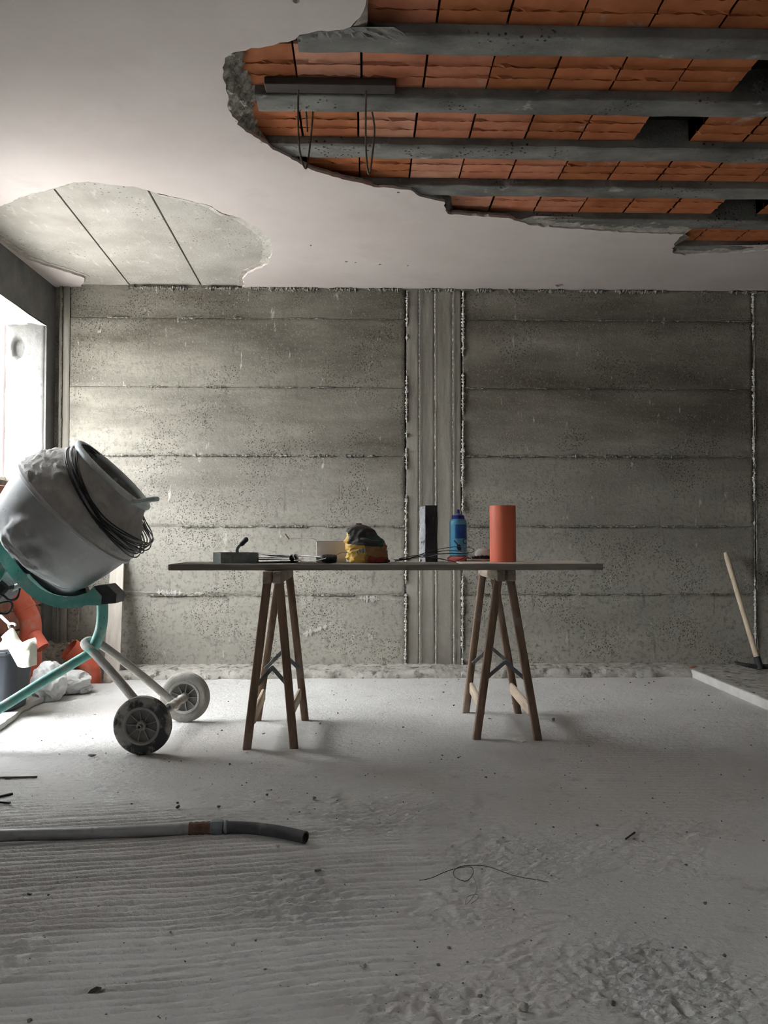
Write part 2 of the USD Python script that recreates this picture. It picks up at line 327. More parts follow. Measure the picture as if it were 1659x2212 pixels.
M['hub_dark'] = mat('wheel_web', (0.13, 0.13, 0.125), (0.21, 0.207, 0.195), scale=14, rough=0.85)
M['mud'] = mat('dried_mortar', (0.30, 0.285, 0.25), (0.46, 0.44, 0.395), scale=24, rough=0.95, bump=1.0, bscale=80, bdist=0.008)
M['wire'] = mat('tie_wire', (0.03, 0.033, 0.036), (0.06, 0.062, 0.065), scale=20, rough=0.45, metal=0.6)
M['rust_wire'] = mat('rusty_wire', (0.10, 0.075, 0.06), (0.20, 0.16, 0.13), scale=20, rough=0.7, metal=0.3)
M['chrome'] = mat('wrench_steel', (0.62, 0.63, 0.64), (0.72, 0.73, 0.74), scale=20, rough=0.3, metal=0.9)
M['cloth'] = mat('cream_towel', (0.42, 0.40, 0.33), (0.52, 0.50, 0.425), scale=18, rough=0.95, bump=0.7, bscale=220, bdist=0.003)
M['red_pvc'] = mat('red_drain_pvc', (0.56, 0.115, 0.065), (0.66, 0.15, 0.09), scale=5, rough=0.5, c3=(0.45, 0.27, 0.22), s3=8, lo3=0.55, hi3=0.72)
M['orange_pvc'] = mat('orange_pipe_pvc', (0.61, 0.135, 0.072), (0.65, 0.155, 0.085), scale=4, rough=0.45, spec=0.4)
M['rubble'] = mat('mortar_rubble', (0.24, 0.225, 0.195), (0.40, 0.38, 0.335), scale=18, rough=0.95, bump=1.0, bscale=70, bdist=0.01)
M['plastic_sack'] = mat('translucent_sack', (0.52, 0.52, 0.515), (0.64, 0.64, 0.635), scale=20, rough=0.45, spec=0.5, bump=0.3, bscale=60, bdist=0.003)
M['trowel'] = mat('trowel_steel', (0.17, 0.20, 0.195), (0.26, 0.29, 0.28), scale=14, rough=0.6, metal=0.2, c3=(0.36, 0.37, 0.35), s3=18)
M['paper'] = mat('paper', (0.80, 0.81, 0.86), (0.85, 0.86, 0.90), scale=4, rough=0.8)
M['paper_old'] = mat('grey_paper', (0.42, 0.42, 0.42), (0.6, 0.6, 0.61), scale=7, rough=0.85)
M['card'] = mat('white_card', (0.74, 0.70, 0.65), (0.80, 0.76, 0.71), scale=5, rough=0.8)
M['black'] = mat('black_item', (0.022, 0.023, 0.025), (0.05, 0.05, 0.052), scale=10, rough=0.6)
M['bag_yellow'] = mat('yellow_bag_print', (0.62, 0.37, 0.055), (0.72, 0.47, 0.10), scale=6, rough=0.5, spec=0.5, bump=0.4, bscale=40, bdist=0.006)
M['bag_brown'] = mat('brown_bag_print', (0.26, 0.13, 0.05), (0.33, 0.19, 0.08), scale=9, rough=0.5, spec=0.5, bump=0.4, bscale=40, bdist=0.006)
M['bag_black'] = mat('black_bag_print', (0.02, 0.022, 0.022), (0.045, 0.042, 0.038), scale=9, rough=0.45, spec=0.5, c3=(0.02, 0.07, 0.05), s3=7, lo3=0.52, hi3=0.6, bump=0.4, bscale=40, bdist=0.006)
M['bag_red'] = mat('red_bag_print', (0.24, 0.035, 0.03), (0.30, 0.06, 0.04), scale=9, rough=0.5, bump=0.4, bscale=40, bdist=0.006)
M['block'] = mat('dark_block', (0.018, 0.02, 0.023), (0.045, 0.048, 0.052), scale=12, rough=0.7, bump=0.6, bscale=50, bdist=0.006, c3=(0.09, 0.09, 0.09), s3=30, lo3=0.64, hi3=0.72)
M['block_lit_side'] = mat('lit_block_side', (0.22, 0.23, 0.245), (0.40, 0.41, 0.42), scale=16, rough=0.8, bump=0.6, bscale=50, bdist=0.006, c3=(0.05, 0.052, 0.058), s3=22, lo3=0.55, hi3=0.62)
M['bottle'] = mat('blue_bottle_plastic', (0.07, 0.30, 0.46), (0.085, 0.33, 0.50), scale=4, rough=0.4, spec=0.5)
M['cap'] = mat('navy_cap_plastic', (0.012, 0.02, 0.20), (0.02, 0.03, 0.25), scale=4, rough=0.4)
M['cap_grey'] = mat('lilac_nozzle_plastic', (0.22, 0.22, 0.42), (0.26, 0.26, 0.47), scale=4, rough=0.45)
M['label_blue'] = mat('label_blue_print', (0.01, 0.06, 0.27), (0.02, 0.10, 0.33), scale=40, rough=0.5)
M['label_navy'] = mat('label_navy_print', (0.008, 0.014, 0.05), None, rough=0.5)
M['pink'] = mat('red_dish_plastic', (0.42, 0.10, 0.09), (0.50, 0.14, 0.12), scale=8, rough=0.5)
M['glove'] = mat('white_fabric', (0.74, 0.73, 0.69), (0.82, 0.81, 0.77), scale=12, rough=0.85, bump=0.4, bscale=60)
M['bristle'] = mat('brush_bristle', (0.03, 0.028, 0.025), (0.07, 0.06, 0.05), scale=40, rough=0.8)
M['profile'] = mat('dark_steel_profile', (0.035, 0.03, 0.028), (0.055, 0.046, 0.042), scale=10, rough=0.6)
M['handle'] = mat('ash_handle', (0.50, 0.405, 0.29), (0.62, 0.53, 0.40), scale=9, stretch=(5, 5, 0.5), rough=0.65, c3=(0.36, 0.30, 0.22), s3=6, lo3=0.6, hi3=0.75)
M['iron'] = mat('forged_iron', (0.03, 0.033, 0.034), (0.06, 0.064, 0.065), scale=14, rough=0.6, metal=0.4)
M['galv'] = mat('galvanised_tube', (0.23, 0.235, 0.235), (0.33, 0.335, 0.33), scale=14, stretch=(0.5, 1, 1), rough=0.5, metal=0.45, c3=(0.18, 0.175, 0.165), s3=18, lo3=0.58, hi3=0.68)
M['rust'] = mat('rusted_thread', (0.085, 0.05, 0.038), (0.15, 0.09, 0.065), scale=30, rough=0.9, bump=0.7, bscale=120)
M['brassy'] = mat('grey_union_nut', (0.13, 0.155, 0.16), (0.20, 0.22, 0.22), scale=20, rough=0.55, metal=0.4)
M['hose'] = mat('black_hose', (0.035, 0.037, 0.038), (0.07, 0.07, 0.07), scale=14, rough=0.65, c3=(0.15, 0.145, 0.135), s3=14, lo3=0.58, hi3=0.75)
M['stone'] = mat('pale_stone', (0.36, 0.34, 0.30), (0.52, 0.50, 0.45), scale=35, rough=0.9, bump=0.5, bscale=120)
M['stone_dark'] = mat('dark_stone', (0.075, 0.075, 0.07), (0.17, 0.165, 0.155), scale=35, rough=0.9, bump=0.5, bscale=120)
M['leaf'] = mat('dry_black_leaf', (0.02, 0.018, 0.013), (0.045, 0.04, 0.03), scale=40, rough=0.8)
M['terracotta'] = mat('red_chip', (0.36, 0.14, 0.10), (0.46, 0.2, 0.14), scale=20, rough=0.9)
M['plank'] = mat('dusty_plank', (0.40, 0.37, 0.32), (0.52, 0.48, 0.42), scale=6, stretch=(5, 1, 0.5), rough=0.9, bump=0.3, bscale=60)

# ------------------------------------------------------------------ floor
CHURN = [(*at_z(px, py)[:2], rx, ry, am) for px, py, rx, ry, am in ((620, 1930, .30, .28, 1.0), (1080, 1850, .30, .30, .9), (1380, 2120, .26, .22, 1.3), (1500, 1790, .4, .2, .8), (820, 1760, .5, .3, .8), (950, 2180, .3, .14, .9), (1000, 1960, .2, .2, .7), (250, 1960, .15, .08, .8))]
def floor_height(x, y):
    p2 = np.stack([x, y, np.zeros_like(x)], -1)
    w1 = fbm(p2 * 1.1, 3, 5); w2 = fbm(p2 * V([2.5, 9, 1]), 3, 9); patch = fbm(p2 * 1.7 + 7, 3, 21); grain = fbm(p2 * 55, 3, 31); lump = fbm(p2 * V([52, 80, 1]), 4, 41)
    curve = 0.10 * np.maximum(0, x + 0.25) ** 2
    ph = (y - 0.16 * x + curve + 0.10 * (w1 - 0.5) + 0.035 * (w2 - 0.5)) * 2 * np.pi / 0.031
    rid = np.abs(np.sin(ph / 2)) ** 0.8 * (0.35 + 1.3 * fbm(np.stack([x * 1.2, (y - 0.16 * x) * 26, x * 0], -1), 2, 91))
    ph2 = (y + 0.05 * x + 0.05 * (w1 - 0.5) + 0.02 * w2) * 2 * np.pi / 0.034
    fine = np.sin(ph2) * 0.5 + 0.5
    left = 0.12 + 0.88 * sstep(0.55, -0.15, x - 0.10 * (y - 1.5) + 0.7 * (w1 - 0.5))
    m_near = left * sstep(3.15, 2.7, y + 0.5 * (patch - 0.5)) * (0.35 + 0.65 * sstep(0.30, 0.6, patch))
    m_far = sstep(2.4, 3.0, y) * (0.3 + 0.7 * sstep(0.4, 0.65, fbm(p2 * V([0.9, 2.2, 1]) + 3, 3, 61)))
    rough = 0.5 * sstep(0.56, 0.70, fbm(p2 * 2.4 + 13, 3, 71))
    for cx, cy, rx, ry, am in CHURN: rough = np.maximum(rough, am * sstep(1.0, 0.35, np.hypot((x - cx) / rx, (y - cy) / ry) + 0.9 * (patch - 0.5)))
    h = m_near * 0.0110 * (rid - 0.6) * (0.6 + 0.8 * w2) + m_far * 0.0026 * (fine - 0.5)
    h += rough * 0.013 * (lump - 0.5) + 0.0025 * (lump - 0.5) + 0.0028 * (grain - 0.5) + 0.006 * (w1 - 0.5)
    return h

def floor_z(x, y): return float(floor_height(V([float(x)]), V([float(y)]))[0])

fl = structure('floor', 'pale grey broom-combed concrete screed floor littered with crumbs')
rows = []
pys = np.concatenate([np.linspace(2290, 1461, 640)])
ys = V([at_z(W / 2, p, 0)[1] for p in pys]); ys[-1] = 5.52
us = np.linspace(-0.56, 0.56, 680)
YY = np.repeat(ys[:, None], len(us), 1)
XX = us[None, :] * 1.0 * YY * 0.92 + 0.025 * YY
XX = np.maximum(np.minimum(XX, SLAB_X - 0.005), LEFT_X - 0.02)
# trench in the far left corner: the screed stops short of the wall there
ZZ = floor_height(XX, YY) * sstep(0.0, 0.02, SLAB_X - XX + 0.003)
P = np.stack([XX, YY, ZZ], -1)
v, f = grid(P)
c = v[f].mean(1)
trench = (c[:, 0] < -1.60) & (c[:, 1] > 5.34)
area = trimesh.Trimesh(v, f, process=False).area_faces
f = f[(~trench) & (area > 1e-10)]
f = f if np.cross(v[f[0, 1]] - v[f[0, 0]], v[f[0, 2]] - v[f[0, 0]])[2] > 0 else f[:, ::-1]
fl.part('screed', (v, f), M['floor'], smooth=True)
y_near = float(ys[0])
sub = sg.box(LEFT_X - 0.02, REAR_Y, RIGHT_X, WALL_Y).difference(sg.box(LEFT_X - 0.02, 5.34, -1.60, WALL_Y))
fl.part('sub_base', extrude_z(sub, -0.22, -0.013), M['floor'])
fl.part('trench_bottom', box(LEFT_X2, -1.58, 5.32, WALL_Y + 0.02, -0.35, -0.22), M['rubble'])
yl = 0.57 * y_near
fl.part('near_screed', extrude_z(sg.box(LEFT_X - 0.02, REAR_Y, SLAB_X, WALL_Y).difference(sg.Polygon([(XX[0, 0], y_near), (XX[0, -1], y_near), (SLAB_X, YY[np.argmax(XX[:, -1] >= SLAB_X - 0.006), 0]), (SLAB_X, WALL_Y), (LEFT_X - 0.02, WALL_Y), (LEFT_X - 0.02, YY[np.argmax(XX[:, 0] <= LEFT_X - 0.019), 0])])), -0.012, 0.0), M['floor'])
fl.part('raised_slab', box(SLAB_X + 0.02, RIGHT_X, REAR_Y, WALL_Y, -0.01, 0.042, 0.002), M['kerb'], label='raised rougher concrete slab on the right')

tr = structure('trim_1', 'rough crumbling concrete kerb along the foot of the far wall')
nx, ns = 420, 9
xs = np.linspace(-1.60, SLAB_X, nx); prof = [(0.0, -0.01), (-0.002, 0.022), (0.012, 0.044), (0.05, 0.050), (0.10, 0.051), (0.15, 0.052), (0.20, 0.053), (0.25, 0.055), (0.28, 0.055)]
K = np.zeros((nx, ns, 3))
for j, (dy, z) in enumerate(prof):
    q = np.stack([xs, np.full(nx, dy * 9), np.full(nx, z * 9)], -1)
    K[:, j] = np.stack([xs, xs * 0 + 5.475 + dy + (0.06 * (fbm(q * V([9, 1, 1]), 4, 3) - 0.5) if j < 4 else 0), xs * 0 + z + (0.038 * (fbm(q * V([30, 3, 3]), 4, 4) - 0.5) if 0 < j else 0) * (1.0 if j < 6 else 0.6) - 0.012 * sstep(0.55, 0.7, fbm(np.stack([xs, xs * 0, xs * 0], -1) * 1.5, 2, 8)) * (j > 0)], -1)
v, f = grid(K); f = f if np.cross(v[f[0, 1]] - v[f[0, 0]], v[f[0, 2]] - v[f[0, 0]])[2] > -1 else f
tr.part('kerb', (v, f[:, ::-1]), M['kerb'], smooth=50)
t2 = structure('trim_2', 'white edging board holding the raised slab on the right')
for (y0, y1) in ((REAR_Y, 1.9), (1.905, 5.49)):
    t2.part('edging_board', box(SLAB_X, SLAB_X + 0.024, y0, y1, -0.008, 0.05, 0.003), M['white_edge'])

# ------------------------------------------------------------------ far wall
wb = structure('wall_back', 'bare cast concrete far wall with formwork seams and a pilaster')
def wx(px, py=1100): return at_y(px, py, WALL_Y)[0]
def wz(py, px=900): return at_y(px, py, WALL_Y)[2]
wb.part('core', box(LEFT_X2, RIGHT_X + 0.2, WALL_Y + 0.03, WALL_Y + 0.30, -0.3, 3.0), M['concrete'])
seams = [wz(p) for p in (1285, 1137, 985, 838, 690)]
zz = [-0.02] + seams + [CEIL + 0.05]
xa0, xa1, xb0, xb1 = wx(148), wx(874), wx(1000), wx(1629)
rg = np.random.default_rng(11)
def slab_face(x0, x1, z0, z1, y, seed, nxm, nzm, amp):
    xs, zs = np.linspace(x0, x1, nxm), np.linspace(z0, z1, nzm)
    X, Z = np.meshgrid(xs, zs, indexing='ij'); q = np.stack([X, Z, X * 0], -1)
    Y = y - amp * (fbm(q * 1.6, 3, seed) - 0.5) - amp * 0.35 * (fbm(q * 14, 3, seed + 5) - 0.5)
    edge = np.minimum.reduce([X - x0, x1 - X, Z - z0, z1 - Z]); Y = Y + 0.006 * (1 - sstep(0, 0.008, edge))
    v, f = grid(np.stack([X, Y, Z], -1))
    n = np.cross(v[f[0, 1]] - v[f[0, 0]], v[f[0, 2]] - v[f[0, 0]])
    return v, (f if n[1] < 0 else f[:, ::-1])
for (x0, x1, tag) in ((xa0, xa1, 0), (xb0, xb1, 1)):
    for i in range(6):
        off = rg.uniform(-0.004, 0.004)
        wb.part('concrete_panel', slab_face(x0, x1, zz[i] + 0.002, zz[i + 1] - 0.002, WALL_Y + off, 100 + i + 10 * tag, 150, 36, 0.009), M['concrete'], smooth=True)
px_s = [(878, 906), (906, 940), (940, 979), (979, 997)]
for i, (a, b) in enumerate(px_s):
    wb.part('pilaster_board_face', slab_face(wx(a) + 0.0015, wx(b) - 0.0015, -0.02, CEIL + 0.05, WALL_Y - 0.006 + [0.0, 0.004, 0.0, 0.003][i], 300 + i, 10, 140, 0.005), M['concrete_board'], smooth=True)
for i, (a, b) in enumerate([(124, 131), (131, 147)]):
    wb.part('corner_board_face', slab_face(wx(a) + 0.0015, wx(b) - 0.0015, -0.25, CEIL + 0.05, WALL_Y - 0.012 + 0.01 * i, 330 + i, 8, 120, 0.005), M['concrete_board'], smooth=True)
for i, (a, b) in enumerate([(1632, 1690), (1690, 1760)]):
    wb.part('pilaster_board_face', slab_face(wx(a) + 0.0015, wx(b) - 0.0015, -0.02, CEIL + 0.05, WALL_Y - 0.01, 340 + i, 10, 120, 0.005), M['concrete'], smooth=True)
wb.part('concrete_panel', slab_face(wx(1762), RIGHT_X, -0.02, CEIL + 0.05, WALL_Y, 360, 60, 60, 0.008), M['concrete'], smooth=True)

def fin(p0, p1, w, proud, seed, step=0.004, gap=0.45, side=(1, 0, 0)):
    """Ragged concrete fin left where two formwork boards met: a broken raised strip on the wall face."""
    p0, p1 = V(p0, float), V(p1, float); L = np.linalg.norm(p1 - p0); n = max(6, int(L / step)); t = np.linspace(0, 1, n)
    C = p0 + t[:, None] * (p1 - p0); s = V(side, float); q = np.stack([t * L * 150, t * 0 + seed, t * 0], -1)
    on = sstep(gap, gap + 0.12, fbm(np.stack([t * L * 9, t * 0 + seed * 3.1, t * 0], -1), 3, seed)); hw = w * (0.15 + 2.2 * fbm(q, 3, seed + 1) ** 2 * 1.3) * (0.2 + 0.8 * on) / 2; wob = w * 0.45 * (fbm(q * 0.4, 3, seed + 2) - 0.5)
    pr = proud * (0.2 + 1.2 * fbm(q * 1.3, 2, seed + 3)) * (0.1 + 0.9 * on)
    G = np.zeros((n, 5, 3))
    for j, (a, b) in enumerate(((-1, -0.3), (-0.6, 0.8), (0, 1), (0.6, 0.8), (1, -0.3))):
        G[:, j] = C + (a * hw + wob)[:, None] * s + V([0, -1, 0]) * (pr * b)[:, None]
    v, f = grid(G); nn = np.cross(v[f[:, 1]] - v[f[:, 0]], v[f[:, 2]] - v[f[:, 0]])[:, 1].sum()
    return v, (f if nn < 0 else f[:, ::-1])
yw = WALL_Y - 0.004
for i, z in enumerate(seams):
    for (x0, x1) in ((xa0 + 0.25, xa1), (xb0, xb1)):
        wb.part('casting_seam', fin((x0, yw, z), (x1, yw, z), 0.013 if i in (0, 1, 2) else 0.009, 0.009, 40 + i + int(x0 * 7) % 5, side=(0, 0, 1), gap=0.40 if i < 3 else 0.5), M['fin_dark'], smooth=50)
for x, w_, s_ in ((wx(876), 0.015, 60), (wx(998), 0.018, 61), (wx(1627), 0.014, 62)):
    wb.part('spalled_edge', fin((x, yw - 0.002, 0.02), (x + (0.012 if w_ > 0 else 0), yw - 0.002, CEIL - 0.02), w_, 0.016, s_, gap=0.33), M['fin'], smooth=30)
for x, s_ in ((wx(906), 70), (wx(940), 71), (wx(979), 72), (wx(1632), 74), (wx(131), 75)):
    wb.part('board_fin', fin((x, yw - 0.006, 0.0), (x, yw - 0.006, CEIL), 0.005, 0.006, s_, gap=0.1), M['fin'] if s_ < 74 else M['fin_dark'], smooth=30)
wb.part('crumbling_top_edge', fin((xa0 + 0.4, yw - 0.004, CEIL - 0.006), (RIGHT_X, yw - 0.004, CEIL - 0.010), 0.022, 0.02, 80, side=(0, 0, 1), gap=0.35), M['fin_dark'], smooth=30)
# broad scraped patches of lighter mortar on the lower left half
for (a, b, c_, d_, s_) in ((262, 1278, 440, 1282, 90), (700, 1290, 868, 1296, 91), (655, 1372, 716, 1350, 92)):
    wb.part('mortar_smear', fin(at_y(a, b, yw), at_y(c_, d_, yw), 0.03, 0.003, s_, side=(0, 0, 1), gap=0.42), M['smear'], smooth=30)

# ------------------------------------------------------------------ left wall with its opening
wl = structure('wall_left', 'left wall with a deep unglazed opening, lintel and reveal')
wl.part('lintel_beam', box(LEFT_X2, LEFT_X, OPEN_Y0, OPEN_Y1 + 0.0, OPEN_Z1, 3.0, 0.004), M['concrete_left'])
J = np.zeros((26, 120, 3)); ju = np.linspace(LEFT_X2 + 0.004, LEFT_X - 0.004, 26); jz = np.linspace(-0.3, 2.99, 120)
for a in range(26):
    q = np.stack([np.full(120, ju[a] * 8), jz * 3, jz * 0], -1)
    e = min(a, 25 - a); J[a] = np.stack([ju[a] + (0.016 * (fbm(np.stack([jz * 9, jz * 0 + a // 20, jz * 0], -1), 4, 3) - 0.5) if e == 0 else 0 * jz), OPEN_Y1 - 0.012 * fbm(q, 4, 9) + (0.02 if e == 0 else 0.004 if e == 1 else 0), jz], -1)
# a knocked-out hole near the top of the reveal
hc = at_y(40, 752, OPEN_Y1); dd = np.hypot((J[..., 0] - hc[0]) / 0.045, (J[..., 2] - hc[2]) / 0.075); J[..., 1] += 0.07 * sstep(1.0, 0.55, dd + 0.5 * (fbm(J * 40, 3, 4) - 0.5))
v, f = grid(J); n_ = np.cross(v[f[0, 1]] - v[f[0, 0]], v[f[0, 2]] - v[f[0, 0]]); f = f if n_[1] < 0 else f[:, ::-1]
wl.part('reveal_face', (v, f), M['concrete_left'], smooth=50)
wl.part('corner_pier', box(LEFT_X2 + 0.002, LEFT_X, OPEN_Y1 + 0.035, WALL_Y + 0.04, -0.3, 3.0, 0.002), M['concrete_left'])
wl.part('corner_pier_front', box(LEFT_X - 0.02, LEFT_X + 0.001, OPEN_Y1 + 0.002, OPEN_Y1 + 0.04, -0.3, 3.0, 0.002), M['concrete_left'])
sof = np.zeros((60, 14, 3)); sy, sx = np.linspace(OPEN_Y0, OPEN_Y1, 60), np.linspace(LEFT_X2, LEFT_X, 14)
for a in range(60):
    q = np.stack([sx * 9, np.full(14, sy[a] * 3), sx * 0], -1); sof[a] = np.stack([sx, np.full(14, sy[a]), OPEN_Z1 + 0.008 - 0.03 * fbm(q, 3, 14)], -1)
v, f = grid(sof); n_ = np.cross(v[f[0, 1]] - v[f[0, 0]], v[f[0, 2]] - v[f[0, 0]]); f = f if n_[2] < 0 else f[:, ::-1]
wl.part('broken_soffit', (v, f), M['plaster'], smooth=30)
wl.part('parapet_core', box(LEFT_X2 + 0.03, LEFT_X - 0.03, PAR_Y0, OPEN_Y1 - 0.002, -0.3, OPEN_Z0 - 0.03), M['rubble'])
z = -0.28; k = 0
while z < OPEN_Z0 - 0.1:                                           # hollow-brick parapet below the opening, brick by brick
    y = PAR_Y0 + (0.125 if k % 2 else 0.0) + 0.005
    while y < OPEN_Y1 - 0.06:
        y1 = min(y + 0.24, OPEN_Y1 - 0.01); d_ = rg.uniform(-0.004, 0.004)
        wl.part('brick', box(LEFT_X - 0.11, LEFT_X - 0.004 + d_, y, y1, z, z + 0.115, 0.003), M['out_brick'])
        y += 0.252
    z += 0.127; k += 1
for q in range(26):
    yy = rg.uniform(PAR_Y0 + 0.05, OPEN_Y1 - 0.05); s_ = rg.uniform(0.05, 0.11)
    wl.part('broken_stone', stone((rg.uniform(LEFT_X2 + 0.07, LEFT_X - 0.06), yy, OPEN_Z0 - 0.035), (s_, s_, s_ * 0.7), 500 + q), M['rubble'], smooth=False)
for y0, y1, z0, z1 in ((OPEN_Y0, PAR_Y0, -0.3, 0.0), (REAR_Y, OP2[0], -0.3, 3.0), (OP2[0], OP2[1], -0.3, OPEN_Z0), (OP2[0], OP2[1], OPEN_Z1, 3.0), (OP2[1], OPEN_Y0, -0.3, 3.0)):   # an added opening nearer the viewer, out of view, for fill light
    wl.part('solid_wall', box(LEFT_X2, LEFT_X, y0, y1, z0, z1), M['concrete_left'])
wr = structure('wall_right', 'bare concrete wall on the right, outside the picture')
wr.part('concrete', box(RIGHT_X, RIGHT_X + 0.2, REAR_Y, WALL_Y + 0.05, -0.1, 3.0), M['concrete'])
wre = structure('wall_rear', 'rear concrete wall behind the viewer')
DX0, DX1 = 0.2, 0.2001  # made-up rear doorway for fill light, closed to a sliver
wre.part('concrete', box(LEFT_X2, DX0, REAR_Y - 0.2, REAR_Y, -0.1, 3.0), M['concrete'])
wre.part('concrete', box(DX1, RIGHT_X + 0.2, REAR_Y - 0.2, REAR_Y, -0.1, 3.0), M['concrete'])
wre.part('lintel', box(DX0, DX1, REAR_Y - 0.2, REAR_Y, 2.2, 3.0), M['concrete'])
single('yard_ground', box(-30, LEFT_X2 - 0.001, -30, 40, -0.45, -0.30, 0.01), M['yard'], 'pale gravel yard outside the left opening', 'ground', kind='structure')
single('yard_ground', box(LEFT_X2, 30, -30, REAR_Y - 0.21, -0.3, -0.05, 0.01), M['yard'], 'pale gravel yard behind the rear wall', 'ground', kind='structure')
single('downpipe', tube([at_y(9, 1300, 5.95) * V([1, 1, 0]) + V([0, 0, -0.3]), at_y(9, 1300, 5.95) * V([1, 1, 0]) + V([0, 0, 2.95])], 0.030, 20), M['copper'], 'brownish metal downpipe standing outside the left opening', 'downpipe')

# ------------------------------------------------------------------ ceiling
ce = structure('ceiling', 'white plastered ceiling with two broken-out areas')
def cz(px, py, z=CEIL): return at_z(px, py, z)[:2]
hole_px = [(792, 0), (795, -60), (800, -200), (1900, -200), (1900, 525), (1659, 541), (1560, 549), (1480, 552), (1452, 545), (1456, 527), (1476, 506), (1350, 502), (1250, 495), (1145, 487), (1100, 471), (1010, 466), (967, 462), (960, 436), (906, 424),
           (888, 411), (800, 401), (740, 387), (680, 370), (640, 349), (590, 323), (560, 301), (525, 279), (501, 251), (490, 226), (493, 206), (483, 176), (480, 146), (487, 126), (500, 115), (560, 103), (622, 91), (648, 76), (680, 68), (722, 66), (757, 58), (776, 36), (788, 12)]
hole = jag([cz(*p) for p in hole_px], 0.022, 0.0045, 5)
patch_px = [(-120, 440), (0, 446), (40, 427), (100, 411), (160, 394), (200, 393), (242, 399), (300, 405), (340, 418), (400, 431), (450, 443), (480, 461), (520, 471), (562, 496), (584, 516), (588, 548), (578, 569), (560, 580), (534, 591), (524, 606), (528, 618), (505, 640), (170, 640), (182, 600), (120, 580), (62, 562), (0, 522), (-120, 440)]
patch = jag([cz(*p) for p in patch_px[:-1]], 0.022, 0.004, 6)
room = sg.box(LEFT_X - 0.02, REAR_Y, RIGHT_X, WALL_Y + 0.02)
flecks = []
for (px, py, r_) in ((748, 565, 0.010), (768, 567, 0.007), (822, 571, 0.009), (881, 574, 0.006), (672, 530, 0.006), (1208, 617, 0.03), (640, 2, 0.01), (1360, 590, 0.006), (860, 416, 0.008)):
    c_ = cz(px, py); r2 = np.random.default_rng(int(px)); a_ = np.linspace(0, 2 * np.pi, 9, endpoint=False); flecks.append(sg.Polygon([(c_[0] + r_ * math.cos(t) * r2.uniform(0.6, 1.4), c_[1] + 1.3 * r_ * math.sin(t) * r2.uniform(0.5, 1.3)) for t in a_]).buffer(0))
pl = room.difference(sg.Polygon(hole).buffer(0)).difference(sg.Polygon(patch).buffer(0))
for q in flecks: pl = pl.difference(q)
ce.part('plaster', extrude_z(pl, CEIL, CEIL + 0.013), M['plaster'], smooth=20)
# the layer behind the flecks and between the broken places
back = room.difference(sg.Polygon(hole).buffer(0.012)).difference(sg.Polygon(patch).buffer(-0.03))
ce.part('base_coat', extrude_z(back, CEIL + 0.0135, CEIL + 0.03), M['plaster_edge'])
ce.part('upper_slab', box(LEFT_X2, RIGHT_X + 0.2, REAR_Y - 0.2, WALL_Y + 0.3, 2.95, 3.08), M['void'])
# left patch: three cast planks with open joints
zs_ = CEIL + 0.016
def line_x(p0, p1):
    a, b = cz(*p0, zs_), cz(*p1, zs_); return lambda y: a[0] + (b[0] - a[0]) * (y - a[1]) / (b[1] - a[1])
l1, l2 = line_x((114, 405), (281, 617)), line_x((322, 415), (433, 614))
Y0, Y1 = cz(100, 330, zs_)[1], WALL_Y + 0.02
def quad(xa, xb): return sg.Polygon([(xa(Y0), Y0), (xb(Y0), Y0), (xb(Y1), Y1), (xa(Y1), Y1)])
for a, b, dz in ((lambda y: LEFT_X - 0.02, lambda y: l1(y) - 0.004, 0.0), (lambda y: l1(y) + 0.004, lambda y: l2(y) - 0.006, 0.003), (lambda y: l2(y) + 0.006, lambda y: l2(y) + 1.2, 0.001)):
    ce.part('cast_plank', extrude_z(quad(a, b).intersection(sg.Polygon(patch).buffer(0.06)), zs_ + dz + 0.0, zs_ + dz + 0.05), M['slab'], smooth=20)
ce.part('plank_backing', extrude_z(sg.Polygon(patch).buffer(0.08).intersection(sg.box(LEFT_X2, 0, 9, WALL_Y + 0.02)), CEIL + 0.07, CEIL + 0.09), M['void'])

# joists and hollow bricks; both run along x and are hidden beyond the broken edge by the plaster
JP, JW, J1 = 0.4145, 0.128, 2.889
X_END = RIGHT_X + 0.05
zj, zt, xl = CEIL + 0.014, CEIL + 0.052, cz(478, 200)[0]
def slope(x): return 0.004 * (x - 0.5)
def joist_mesh(yc, seed, x0):
    xs = np.linspace(x0, X_END, 90); prof = [(-JW / 2 + 0.004, 0.16), (-JW / 2, 0.05), (-JW / 2, 0.008), (-JW / 2 + 0.008, 0), (-0.03, 0), (0, 0), (0.03, 0), (JW / 2 - 0.008, 0), (JW / 2, 0.008), (JW / 2, 0.05), (JW / 2 - 0.004, 0.16)]
    G = np.zeros((90, len(prof), 3))
    for j, (dy, dz) in enumerate(prof):
        q = np.stack([xs * 6, np.full(90, dy * 20 + seed), np.full(90, dz * 20)], -1); nz = fbm(q, 4, seed)
        G[:, j] = np.stack([xs, yc + dy + slope(xs) + 0.012 * (nz - 0.5), zj + dz + 0.012 * (fbm(q * 1.7, 3, seed + 3) - 0.4) * (dz < 0.05)], -1)
    v, f = grid(G); n_ = np.cross(v[f[:, 1]] - v[f[:, 0]], v[f[:, 2]] - v[f[:, 0]])[:, 2].sum()
    return v, (f if n_ < 0 else f[:, ::-1])
jx0 = {0: cz(770, 0)[0], 1: cz(640, 80)[0], 2: cz(550, 210)[0], 3: cz(572, 315)[0], 4: cz(640, 405)[0], 5: cz(960, 480)[0], 6: cz(1430, 545)[0]}
for k in range(-1, 7):
    ce.part('joist', joist_mesh(J1 + (k - 1) * JP, 20 + k, jx0.get(k, cz(770, 0)[0])), M['joist'], smooth=35)
TL = 0.243
